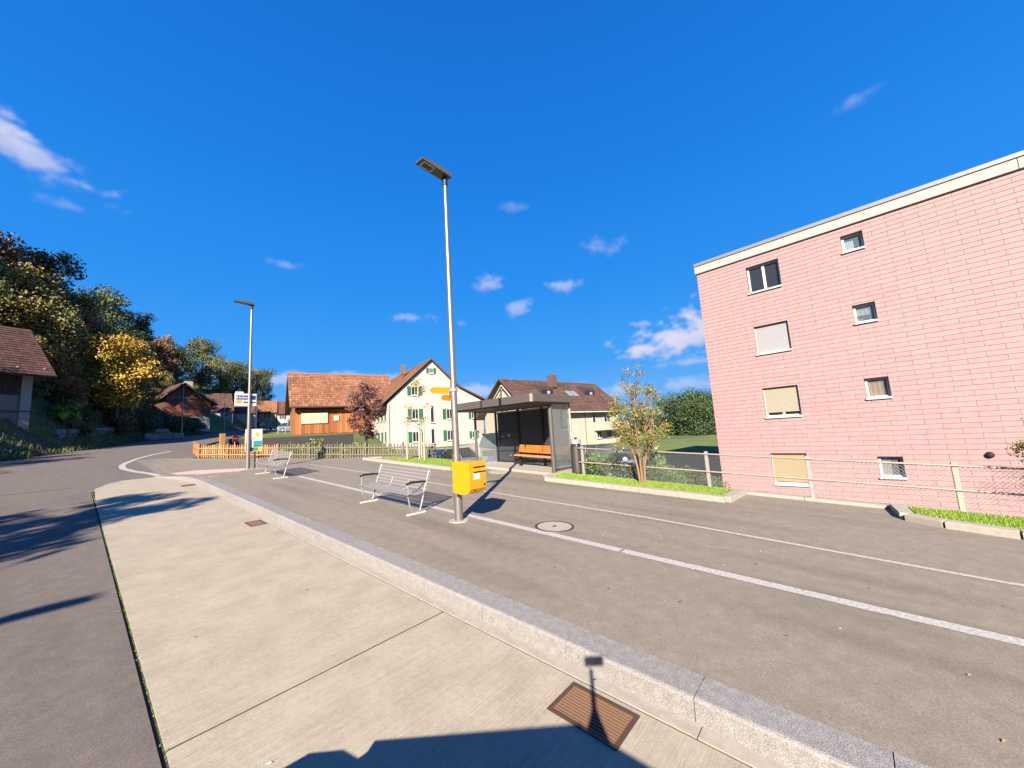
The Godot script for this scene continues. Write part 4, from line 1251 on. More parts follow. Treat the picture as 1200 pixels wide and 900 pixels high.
func shutter_house():
	var o := base("gabled_house", Vector3(26.05, 0, -43.64), yaw_of(106.0), "cream gabled farmhouse with green shutters and tiled roof", "house")
	var wm := plaster(Color(0.74, 0.655, 0.60))
	var b := MB.new()
	b.extrude(PackedVector2Array([Vector2(0, -1.5), Vector2(13.6, -1.5), Vector2(13.6, 6.75), Vector2(9.9, 8.55), Vector2(5.85, 12.35), Vector2(0, 6.65)]), Transform3D(Basis(), Vector3(0, 0, -8.5)), 17.0)
	obj("wall", b, wm, o)
	tile_roof(o, Vector3(5.85, 12.62, 0.35), Vector3(0, 0, -17.7), Vector3(-7.1, -6.55, 0), 0.32, 0.36, TILE_ORANGE, 31)
	tile_roof(o, Vector3(5.85, 12.62, 0.35), Vector3(0, 0, -17.7), Vector3(4.15, -3.85, 0), 0.32, 0.36, TILE_ORANGE, 32)
	tile_roof(o, Vector3(9.95, 8.82, 0.35), Vector3(0, 0, -17.7), Vector3(4.3, -1.95, 0), 0.32, 0.36, TILE_ORANGE, 33)
	var ed := MB.new()
	for q in [[Vector3(5.85, 12.55, 0.36), Vector3(-1.25, 6.0, 0.36)], [Vector3(5.85, 12.55, 0.36), Vector3(10.0, 8.72, 0.36)], [Vector3(10.0, 8.72, 0.36), Vector3(14.2, 6.82, 0.36)]]:
		ed.tube([q[0], q[1]], [0.11, 0.11], 4)
	obj("verge_board", ed, mat(Color(0.16, 0.10, 0.075), 0.8), o)
	var gs := mat(Color(0.015, 0.17, 0.085), 0.55)
	win(o, Vector3(5.9, 10.95, 0.02), 0, 0.62, 0.75, gs, 1)
	for y in [8.15, 5.1, 2.15]: win(o, Vector3(3.55, y, 0.02), 0, 0.95, 1.35 if y < 8 else 1.15, gs, 1)
	for y in [5.0, 2.1]: win(o, Vector3(8.35, y, 0.02), 0, 0.95, 1.4, gs, 1)
	for y in [4.75, 2.0]: win(o, Vector3(12.0, y, 0.02), 0, 0.7, 1.0, gs, 1)
	for q in [[5.05, 2.3], [2.1, 2.0]]: win(o, Vector3(5.85, q[0], 0.02), 0, 0.55, q[1], null, 0)
	for y in [5.1, 2.3]:
		for d in [1.6, 3.4, 5.2, 7.6]: win(o, Vector3(-0.02, y, -d), -PI / 2, 0.75, 1.35, gs, 1)
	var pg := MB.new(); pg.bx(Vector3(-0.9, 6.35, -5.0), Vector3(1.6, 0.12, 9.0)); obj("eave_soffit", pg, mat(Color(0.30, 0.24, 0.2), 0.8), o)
	var ch := MB.new(); ch.bx(Vector3(3.9, 12.0, -6.0), Vector3(0.5, 1.4, 0.6)); obj("chimney", ch, mat(Color(0.25, 0.13, 0.09), 0.9), o)
	var dp := MB.new(); dp.tube([Vector3(0.12, 0.0, 0.08), Vector3(0.12, 6.3, 0.08)], [0.05, 0.05], 6); obj("downpipe", dp, M.zinc, o)

func wood_barn():
	var o := base("wooden_barn", Vector3(18.67, -0.735, -54.9), yaw_of(106.0), "weathered orange timber barn with large tiled roof", "barn")
	var w := MB.new()
	w.bx(Vector3(5.2, 3.9, -4.6), Vector3(9.5, 3.9, 9.0)); obj("frame_wall", w, mat(Color(0.09, 0.05, 0.03), 0.9), o)
	boards(o, "board", Vector3(0.42, 3.02, -0.1), Vector3(9.0, 0, 0), 2.3, 0.26, [Color(0.34, 0.11, 0.033), Color(0.28, 0.095, 0.032), Color(0.39, 0.14, 0.042), Color(0.22, 0.08, 0.035)], 3, Vector3.BACK)
	boards(o, "board", Vector3(0.44, 3.02, -9.0), Vector3(0, 0, 8.9), 2.6, 0.3, [Color(0.30, 0.12, 0.05), Color(0.25, 0.10, 0.05)], 4, Vector3.LEFT)
	var gb := MB.new(); gb.extrude(PackedVector2Array([Vector2(0, 5.3), Vector2(9.0, 5.3), Vector2(4.5, 9.2)]), Transform3D(along_x(), Vector3(5.2, 0, -0.15)), 9.4); obj("gable", gb, mat(Color(0.2, 0.09, 0.045), 0.9), o)
	for q in [[Vector3(2.0, 2.1, -1.0), Vector3(3.0, 1.7, 0.4)], [Vector3(0.6, 2.1, -4.8), Vector3(0.3, 1.7, 8.2)], [Vector3(4.4, 2.1, -0.3), Vector3(0.25, 1.9, 0.3)], [Vector3(9.6, 2.1, -4.6), Vector3(0.3, 1.9, 8.8)]]:
		var pl := MB.new(); pl.bx(q[0], q[1]); obj("plinth", pl, plaster(Color(0.7, 0.66, 0.62)), o)
	var dk := MB.new(); dk.bx(Vector3(6.9, 2.1, -2.2), Vector3(5.0, 1.8, 0.2)); obj("gate", dk, mat(Color(0.05, 0.06, 0.08), 0.7), o)
	tile_roof(o, Vector3(-0.1, 9.55, -4.6), Vector3(10.6, 0, 0), Vector3(0, -3.95, 5.25), 0.26, 0.36, TILE_ORANGE, 41)
	tile_roof(o, Vector3(-0.1, 9.55, -4.6), Vector3(10.6, 0, 0), Vector3(0, -3.95, -5.25), 0.5, 0.6, TILE_ORANGE, 42)
	var rg := MB.new(); rg.tube([Vector3(-0.1, 9.58, -4.6), Vector3(10.5, 9.58, -4.6)], [0.13, 0.13], 8); obj("ridge", rg, mat(Color(0.36, 0.17, 0.10), 0.9), o)
	var gt := MB.new(); gt.tube([Vector3(-0.1, 5.52, 0.72), Vector3(10.4, 5.52, 0.72)], [0.07, 0.07], 8); obj("gutter", gt, mat(Color(0.12, 0.08, 0.06), 0.6, 0.3), o)
	o.scale = Vector3.ONE * 1.381
	var s := base("banner", o.transform * Vector3(2.06, 4.48, 0.05), o.rotation.y, "cream banner nailed to the timber barn front", "banner")
	s.scale = Vector3.ONE * 1.381
	var b := MB.new(); b.bx(Vector3.ZERO, Vector3(2.3, 1.0, 0.03)); obj("sheet", b, mat(Color(0.74, 0.66, 0.45), 0.8), s)
	for q in [[0.0, 0.12, 1.3, 0.07, Color(0.45, 0.5, 0.3)], [0.05, -0.08, 1.5, 0.09, Color(0.55, 0.5, 0.35)], [-0.6, -0.2, 0.5, 0.06, Color(0.4, 0.5, 0.35)]]:
		b = MB.new(); b.bx(Vector3(q[0], q[1], 0.018), Vector3(q[2], q[3], 0.004)); obj("print", b, mat(q[4], 0.8), s)
	s = base("barn_notice", o.transform * Vector3(4.0, 4.44, 0.05), o.rotation.y, "small pale square notice on the timber barn front", "notice")
	s.scale = Vector3.ONE * 1.381
	b = MB.new(); b.bx(Vector3.ZERO, Vector3(0.5, 0.5, 0.03)); obj("sheet", b, mat(Color(0.74, 0.68, 0.55), 0.8), s)

func brown_roof_house():
	var o := base("brown_roof_house", Vector3(46.52, 0, -25.74), yaw_of(99.0), "long cream house with brown tiled roof and balcony", "house")
	var wm := plaster(Color(0.74, 0.65, 0.53))
	var b := MB.new()
	b.extrude(PackedVector2Array([Vector2(0, -3.5), Vector2(9.5, -3.5), Vector2(9.5, 4.2), Vector2(4.75, 8.35), Vector2(0, 4.2)]), Transform3D(along_x(), Vector3(-3.3, 0, 0)), 16.6)
	obj("wall", b, wm, o)
	tile_roof(o, Vector3(-12.6, 8.72, -4.75), Vector3(18.9, 0, 0), Vector3(0, -4.75, 5.5), 0.3, 0.34, TILE_BROWN, 51)
	tile_roof(o, Vector3(-12.6, 8.72, -4.75), Vector3(18.9, 0, 0), Vector3(0, -4.75, -5.5), 0.6, 0.6, TILE_BROWN, 52)
	var vb := MB.new()
	for x in [-12.62]:
		vb.tube([Vector3(x, 8.62, -4.75), Vector3(x, 3.9, 0.8)], [0.14, 0.14], 4); vb.tube([Vector3(x, 8.62, -4.75), Vector3(x, 3.9, -10.3)], [0.14, 0.14], 4)
	obj("verge_board", vb, mat(Color(0.10, 0.05, 0.04), 0.8), o)
	var ra := MB.new(); ra.tube([Vector3(-12.3, 7.9, -4.75), Vector3(-12.3, 5.6, -2.3)], [0.07, 0.07], 4); ra.tube([Vector3(-12.3, 7.9, -4.75), Vector3(-12.3, 5.6, -7.2)], [0.07, 0.07], 4); obj("rafter", ra, M.white, o)
	var gt := MB.new(); gt.tube([Vector3(-12.5, 3.98, 0.8), Vector3(6.2, 3.98, 0.8)], [0.09, 0.09], 6); obj("gutter", gt, M.white, o)
	var ch := MB.new(); ch.bx(Vector3(-4.3, 8.5, -3.6), Vector3(1.0, 1.7, 0.9)); obj("chimney", ch, mat(Color(0.16, 0.09, 0.075), 0.9), o)
	# two low dormers with swept roofs, and roof lights
	for x in [-6.7, 1.9]:
		var d := MB.new()
		d.extrude(PackedVector2Array([Vector2(0.0, 6.9), Vector2(3.2, 8.0), Vector2(3.2, 7.2), Vector2(0.0, 6.2)]), Transform3D(along_x(), Vector3(x, 0.62, -2.3)), 2.2)
		var dm := obj("dormer", d, mat(Color(0.075, 0.04, 0.035), 0.9), o)
		var q := MB.new(); q.bx(Vector3(x, 6.9, -2.32), Vector3(1.9, 0.5, 0.15)); obj("window", q, mat(Color(0.03, 0.03, 0.035), 0.2), dm)
		q = MB.new(); q.bx(Vector3(x + 0.2, 6.82, -2.23), Vector3(0.5, 0.35, 0.05)); obj("pane", q, mat(Color(0.5, 0.55, 0.6), 0.2), dm)
	for x in [-2.4, -1.3]:
		var q := MB.new(); q.box(Transform3D(Basis(Vector3.RIGHT, 0.713), Vector3(x, 6.75, -2.35)), Vector3(0.8, 0.08, 1.2)); obj("roof_light", q, mat(Color(0.45, 0.5, 0.55), 0.15, 0.3), o)
	win(o, Vector3(-6.9, 3.15, 0.02), 0, 1.2, 1.0, null, 1, Color(0.08, 0.11, 0.12))
	win(o, Vector3(-5.7, 1.05, 0.02), 0, 1.2, 0.6, null, 1)
	win(o, Vector3(-8.2, 1.05, 0.02), 0, 0.9, 0.6, null, 0)
	win(o, Vector3(0.2, 0.95, 0.02), 0, 1.0, 0.9, null, 1); win(o, Vector3(2.4, 0.95, 0.02), 0, 1.1, 0.9, null, 1)
	win(o, Vector3(-0.6, 3.0, 0.02), 0, 0.7, 1.6, null, 0); win(o, Vector3(2.2, 3.1, 0.02), 0, 1.4, 1.4, null, 1); win(o, Vector3(-10.2, 3.1, 0.02), 0, 1.1, 1.1, null, 1)
	var ba := MB.new()
	ba.bx(Vector3(2.6, 1.62, 0.75), Vector3(6.8, 0.18, 1.5)); ba.bx(Vector3(2.6, 2.15, 1.46), Vector3(6.8, 0.95, 0.1)); ba.bx(Vector3(-0.75, 2.15, 0.75), Vector3(0.1, 0.95, 1.4)); ba.bx(Vector3(5.95, 2.15, 0.75), Vector3(0.1, 0.95, 1.4))
	obj("balcony", ba, wm, o)
	var dp := MB.new(); dp.tube([Vector3(-2.5, -2.5, 0.1), Vector3(-2.5, 3.9, 0.1)], [0.05, 0.05], 6); obj("downpipe", dp, mat(Color(0.25, 0.13, 0.09), 0.6), o)

func old_house():
	# weathered house by the hillside, seen from its eaves side
	var o := base("old_stone_house", Vector3(-2.3, 0, -47.0), deg_to_rad(0), "weathered stone house with dark timber upper floor under the wooded slope", "house")
	o.rotation.y = yaw_of(70.0)
	var st := plaster(Color(0.34, 0.31, 0.27), 0.12)
	var b := MB.new(); b.bx(Vector3(-6.0, 4.6, -4.0), Vector3(12.0, 5.0, 8.0)); obj("wall", b, st, o)
	b = MB.new(); b.bx(Vector3(-6.2, 7.95, -4.0), Vector3(11.6, 1.9, 7.9)); obj("timber_frame", b, mat(Color(0.05, 0.035, 0.025), 0.9), o)
	boards(o, "board", Vector3(-12.0, 7.0, 0.0), Vector3(11.5, 0, 0), 1.9, 0.22, [Color(0.05, 0.033, 0.024), Color(0.065, 0.042, 0.03), Color(0.04, 0.03, 0.024)], 7, Vector3.BACK)
	b = MB.new(); b.bx(Vector3(-0.25, 6.3, -0.2), Vector3(0.55, 5.4, 0.62)); obj("corner_pier", b, plaster(Color(0.5, 0.47, 0.42), 0.2), o)
	b = MB.new(); b.bx(Vector3(-6, 5.75, 0.06), Vector3(12.05, 0.12, 0.14)); obj("string_course", b, mat(Color(0.12, 0.11, 0.10), 0.9), o)
	win(o, Vector3(-3.5, 4.7, 0.01), 0, 0.9, 0.6, null, 0); win(o, Vector3(-7.5, 4.7, 0.01), 0, 0.9, 0.6, null, 0)
	b = MB.new(); b.bx(Vector3(-1.4, 4.3, 0.02), Vector3(0.85, 1.7, 0.1)); obj("door", b, mat(Color(0.02, 0.02, 0.018), 0.9), o)
	b = MB.new(); b.extrude(PackedVector2Array([Vector2(0, 8.7), Vector2(8.0, 8.7), Vector2(4.0, 12.4)]), Transform3D(along_x(), Vector3(-6, 0, 0)), 11.6); obj("gable", b, mat(Color(0.06, 0.04, 0.03), 0.9), o)
	tile_roof(o, Vector3(-13.0, 13.0, -4.0), Vector3(13.9, 0, 0), Vector3(0, -4.55, 5.2), 0.26, 0.34, TILE_DARK, 61)
	tile_roof(o, Vector3(-13.0, 13.0, -4.0), Vector3(13.9, 0, 0), Vector3(0, -4.55, -5.2), 0.5, 0.6, TILE_DARK, 62)
	b = MB.new()
	for k in 10: b.bx(Vector3(0.4 - k * 1.35, 9.02, 0.62), Vector3(0.09, 0.16, 0.12))
	obj("snow_guard", b, M.zinc, o)
	b = MB.new(); b.tube([Vector3(-13.0, 8.42, 1.25), Vector3(0.9, 8.42, 1.25)], [0.08, 0.08], 6); obj("gutter", b, M.dark_metal, o)

func gable_barn():
	var o := base("timber_gable_house", Vector3(13.4, 5.2, -86.8), yaw_of(80.0), "brown timber gabled house on white base above the street", "house")
	var b := MB.new(); b.extrude(PackedVector2Array([Vector2(-3.4, 0), Vector2(3.0, 0), Vector2(3.0, 2.9), Vector2(-3.4, 2.9)]), Transform3D(Basis(), Vector3(0, 0, -7)), 14.0); obj("base_wall", b, plaster(Color(0.72, 0.69, 0.66)), o)
	b = MB.new(); b.extrude(PackedVector2Array([Vector2(-3.45, 2.9), Vector2(3.05, 2.9), Vector2(3.05, 5.4), Vector2(-1.2, 8.5), Vector2(-3.45, 6.2)]), Transform3D(Basis(), Vector3(0, 0, -7)), 13.9); obj("frame_wall", b, mat(Color(0.10, 0.04, 0.025), 0.9), o)
	for k in 22:
		var x := -3.4 + k * 0.292
		var top := 8.3 - absf(x + 1.2) * 0.73 if x > -1.2 else 8.3 - absf(x + 1.2) * 0.93
		b = MB.new(); var q := rng.randf_range(0.85, 1.15); b.bx(Vector3(x + 0.146, (2.95 + top) / 2, 0.0), Vector3(0.28, top - 2.95, 0.06 + 0.01 * (k % 2)), Color(0.24, 0.078, 0.045) * q); obj("board", b, M.board, o)
	b = MB.new(); b.bx(Vector3(-1.2, 6.2, 0.08), Vector3(4.3, 0.14, 0.1)); obj("beam", b, mat(Color(0.4, 0.3, 0.24), 0.8), o)
	tile_roof(o, Vector3(-1.2, 8.85, 0.8), Vector3(0, 0, -15.5), Vector3(5.1, -3.75, 0), 0.4, 0.45, TILE_BROWN, 71)
	tile_roof(o, Vector3(-1.2, 8.85, 0.8), Vector3(0, 0, -15.5), Vector3(-3.1, -2.9, 0), 0.4, 0.45, TILE_BROWN, 72)
	b = MB.new(); b.tube([Vector3(-1.2, 8.75, 0.82), Vector3(3.9, 5.0, 0.82)], [0.12, 0.12], 4); b.tube([Vector3(-1.2, 8.75, 0.82), Vector3(-4.3, 5.85, 0.82)], [0.12, 0.12], 4); obj("verge_board", b, mat(Color(0.3, 0.2, 0.17), 0.8), o)
	win(o, Vector3(0.9, 1.7, 0.02), 0, 1.3, 1.4, null, 1)
	b = MB.new(); b.bx(Vector3(2.6, 8.2, -9.0), Vector3(1.1, 4.4, 1.0)); obj("chimney", b, plaster(Color(0.75, 0.64, 0.54)), o)
	var s := base("timber_shed", Vector3(8.6, 6.2, -84.5), yaw_of(80.0), "small brown timber shed left of the gabled house", "shed")
	b = MB.new(); b.extrude(PackedVector2Array([Vector2(-1.6, 0), Vector2(1.4, 0), Vector2(1.4, 2.2), Vector2(-0.4, 3.6), Vector2(-1.6, 2.6)]), Transform3D(Basis(), Vector3(0, 0, -1.5)), 3.0); obj("wall", b, mat(Color(0.19, 0.06, 0.035), 0.9), s)
	tile_roof(s, Vector3(-0.4, 3.75, 0.3), Vector3(0, 0, -3.6), Vector3(2.2, -1.7, 0), 0.4, 0.4, TILE_RED, 73)
	tile_roof(s, Vector3(-0.4, 3.75, 0.3), Vector3(0, 0, -3.6), Vector3(-1.6, -1.35, 0), 0.4, 0.4, TILE_RED, 74)

func street_houses():
	# facades further up the street: [x, z, azimuth, width, y base, eave, ridge, depth, wall, tiles, label]
	var rows := [
		[33.0, -113.5, 108.0, 4.2, 7.0, 11.2, 14.4, 8.0, Color(0.62, 0.42, 0.20), TILE_ORANGE, "ochre house with orange tiled roof up the street"],
		[37.6, -112.2, 108.0, 4.8, 7.0, 10.8, 14.2, 8.0, Color(0.72, 0.74, 0.74), TILE_RED, "white house with red tiled roof up the street"],
		[19.6, -101.0, 96.0, 6.4, 5.6, 10.6, 14.6, 9.0, Color(0.46, 0.46, 0.48), TILE_BROWN, "grey white house behind the timber gable"],
		[26.0, -106.5, 100.0, 5.2, 6.0, 10.6, 14.0, 9.0, Color(0.52, 0.50, 0.48), TILE_RED, "pale narrow house behind the bus stop sign"]]
	var i := 0
	for r in rows:
		var o := base("street_house", Vector3(r[0], 0, r[1]), yaw_of(r[2]), r[10], "house", "houses up the street")
		var w: float = r[3]; var dp: float = r[7]
		var b := MB.new(); b.extrude(PackedVector2Array([Vector2(0, r[4] - 2.5), Vector2(dp, r[4] - 2.5), Vector2(dp, r[5]), Vector2(dp / 2, r[6] - 0.25), Vector2(0, r[5])]), Transform3D(along_x(), Vector3.ZERO), w); obj("wall", b, plaster(r[8]), o)
		var v := Vector3(0, r[5] - r[6] - 0.35, dp / 2 + 0.5)
		tile_roof(o, Vector3(-w / 2 - 0.2, r[6], -dp / 2), Vector3(w + 0.4, 0, 0), v, 0.4, 0.5, r[9], 80 + i)
		tile_roof(o, Vector3(-w / 2 - 0.2, r[6], -dp / 2), Vector3(w + 0.4, 0, 0), v * Vector3(1, 1, -1), 0.6, 0.6, r[9], 90 + i)
		for f in 2:
			var nx := 2 if w < 5.5 else 3
			for k in nx: win(o, Vector3(-w / 2 + w * (k + 0.5) / nx, r[5] - 1.1 - f * 2.1, 0.02), 0, 0.7, 1.1, mat(Color(0.02, 0.1, 0.06), 0.6) if i < 2 else null, 1)
		i += 1

# ---------- cars ----------
func car(called: String, at: Vector3, yaw: float, paint: Color, label: String, L := 4.1, H := 1.48, wagon := false, group := "", roof_front := 0.06, screen_foot := 0.28) -> Node3D:
	# local x forward, wheels on y = 0
	var o := base(called, at, yaw, label, "car", group)
	var pm := mat(paint, 0.3, 0.35); pm.clearcoat_enabled = true; pm.clearcoat = 0.8; pm.clearcoat_roughness = 0.08
	var W := 1.72
	# stations: x, half width, lower y, belt y
	var S := [[-0.5, 0.60, 0.36, 0.72], [-0.485, 0.76, 0.28, 0.86], [-0.43, 0.84, 0.22, 0.92], [-0.25, 0.86, 0.20, 0.94], [0.0, 0.86, 0.20, 0.93], [0.2, 0.86, 0.20, 0.91], [0.32, 0.855, 0.20, 0.86], [0.43, 0.84, 0.22, 0.80], [0.475, 0.79, 0.26, 0.73], [0.5, 0.64, 0.36, 0.60]]
	var b := MB.new()
	var rings := []
	for s in S:
		var x: float = s[0] * L; var hw: float = s[1]; var lo: float = s[2]; var be: float = s[3]
		var r := []
		for q in [[-0.82, lo], [-0.97, lo + 0.08], [-1.0, lerpf(lo, be, 0.45)], [-0.985, be - 0.1], [-0.93, be], [-0.5, be + 0.025], [0.0, be + 0.03], [0.5, be + 0.025], [0.93, be], [0.985, be - 0.1], [1.0, lerpf(lo, be, 0.45)], [0.97, lo + 0.08], [0.82, lo]]:
			r.append(Vector3(x, q[1], hw * q[0]))
		rings.append(r)
	for i in rings.size() - 1:
		var c: Vector3 = (rings[i][6] + rings[i + 1][6]) / 2 - Vector3(0, 0.4, 0)
		for k in 13:
			var j := (k + 1) % 13
			b.quad(rings[i][k], rings[i][j], rings[i + 1][j], rings[i + 1][k], (rings[i][k] + rings[i + 1][j]) / 2 - c)
	for e in [0, rings.size() - 1]:
		for k in range(1, 12): b.tri(rings[e][0], rings[e][k], rings[e][k + 1], Vector3(-1 if e == 0 else 1, 0, 0))
	obj("body", b, pm, o)
	# greenhouse: glass sides, painted roof and pillars
	var xb := -0.47 if wagon else -0.44
	var xr := -0.40 if wagon else -0.30
	var P := [[xb * L, 0.90, 0.80], [xr * L, H - 0.03, 0.62], [roof_front * L, H - 0.02, 0.62], [screen_foot * L, 0.88, 0.79]]
	var g := MB.new()
	for s in [-1.0, 1.0]:
		g.quad(Vector3(P[0][0], P[0][1], s * P[0][2]), Vector3(P[1][0], P[1][1], s * P[1][2]), Vector3(P[2][0], P[2][1], s * P[2][2]), Vector3(P[3][0], P[3][1], s * P[3][2]), Vector3(0, 0.2, s))
	for e in [[0, 1, -1.0], [2, 3, 1.0]]:
		var a = P[e[0]]; var d = P[e[1]]
		g.quad(Vector3(a[0], a[1], -a[2]), Vector3(d[0], d[1], -d[2]), Vector3(d[0], d[1], d[2]), Vector3(a[0], a[1], a[2]), Vector3(e[2], 0.4, 0))
	obj("window", g, M.window_glass, o)
	var rf := MB.new()
	rf.box(Transform3D(Basis(), Vector3((P[1][0] + P[2][0]) / 2, H - 0.015, 0)), Vector3(P[2][0] - P[1][0] + 0.08, 0.05, 1.27), Color.WHITE, 0.02)
	obj("roof", rf, pm, o)
	for s in [-1.0, 1.0]:
		var prs := [[P[0], P[1], 0.05], [P[3], P[2], 0.035], [[-0.14 * L, 0.92, 0.795], [-0.12 * L, H - 0.03, 0.625], 0.035]]
		if wagon: prs.append([[-0.33 * L, 0.92, 0.795], [-0.31 * L, H - 0.03, 0.625], 0.035])
		for q in prs:
			var pl := MB.new(); pl.tube([Vector3(q[0][0], q[0][1], s * q[0][2]), Vector3(q[1][0], q[1][1], s * q[1][2])], [q[2], q[2]], 5)
			obj("pillar", pl, pm, o)
	for x in [-0.305, 0.315]:
		for s in [-1.0, 1.0]:
			var t := MB.new(); t.lathe(Vector3.ZERO, [Vector2(0.19, -0.1), Vector2(0.31, -0.1), Vector2(0.325, -0.06), Vector2(0.325, 0.06), Vector2(0.31, 0.1), Vector2(0.19, 0.1)], 18)
			var wh := Node3D.new(); wh.name = "wheel"; o.add_child(wh, true); wh.position = Vector3(x * L, 0.325, s * 0.79); wh.rotation.x = s * PI / 2
			obj("tyre", t, M.rubber, wh)
			var rm := MB.new(); rm.lathe(Vector3.ZERO, [Vector2(0.2, 0.085), Vector2(0.17, 0.07), Vector2(0.05, 0.09), Vector2(0.0, 0.095)], 14); obj("rim", rm, M.zinc, wh)
	for s in [-1.0, 1.0]:
		var h := MB.new(); h.box(Transform3D(Basis(Vector3.UP, -s * 0.5), Vector3(0.465 * L, 0.62, s * 0.62)), Vector3(0.16, 0.13, 0.28), Color.WHITE, 0.03); obj("headlight", h, mat(Color(0.7, 0.72, 0.75), 0.1), o)
		h = MB.new(); h.box(Transform3D(Basis(Vector3.UP, s * 0.3), Vector3(-0.478 * L, 0.76, s * 0.66)), Vector3(0.08, 0.18, 0.18), Color.WHITE, 0.02); obj("tail_light", h, mat(Color(0.35, 0.01, 0.01), 0.2), o)
		h = MB.new(); h.bx(Vector3(0.2 * L, 0.97, s * 0.93), Vector3(0.12, 0.13, 0.2), Color.WHITE, 0.03); obj("mirror", h, pm, o)
	return o

func picket_fence(called: String, pts: Array, woods: Array, label: String, h := 0.72):
	var o := base(called, Vector3.ZERO, 0.0, label, "fence")
	rng.seed = hash(label)
	var mats := []
	for w in woods: mats.append(mat(w, 0.85))
	var sh := MB.new(); sh.extrude(PackedVector2Array([Vector2(-0.035, 0), Vector2(0.035, 0), Vector2(0.035, h - 0.05), Vector2(0, h), Vector2(-0.035, h - 0.05)]), Transform3D(), 0.02)
	var mesh := sh.mesh()
	for i in pts.size() - 1:
		var a := Vector2(pts[i][0], pts[i][1]); var b := Vector2(pts[i + 1][0], pts[i + 1][1])
		var n := int(a.distance_to(b) / 0.15)
		var yaw := atan2(-(b - a).y, (b - a).x)
		for k in n + 1:
			var p := a.lerp(b, float(k) / n)
			var y := gy(p.x, p.y, -0.12)
			var q := obj("picket", mesh, mats[rng.randi() % mats.size()], o, Vector3(p.x, y + rng.randf_range(-0.01, 0.02), p.y)); q.rotation = Vector3(0, yaw, rng.randf_range(-0.02, 0.02))
			if k % 13 == 0:
				var po := MB.new(); po.bx(Vector3(p.x, y + 0.3, p.y), Vector3(0.09, 0.95, 0.09), Color.WHITE, 0.0, yaw); obj("post", po, mats[0], o)
		for hh in [0.16, 0.52]:
			var r := MB.new()
			var A := Vector3(a.x, gy(a.x, a.y, -0.12) + hh, a.y); var B := Vector3(b.x, gy(b.x, b.y, -0.12) + hh, b.y)
			var nn := Vector3((b - a).y, 0, -(b - a).x).normalized() * -0.02
			r.tube([A + nn, B + nn], [0.035, 0.035], 4); obj("rail", r, mats[1], o)


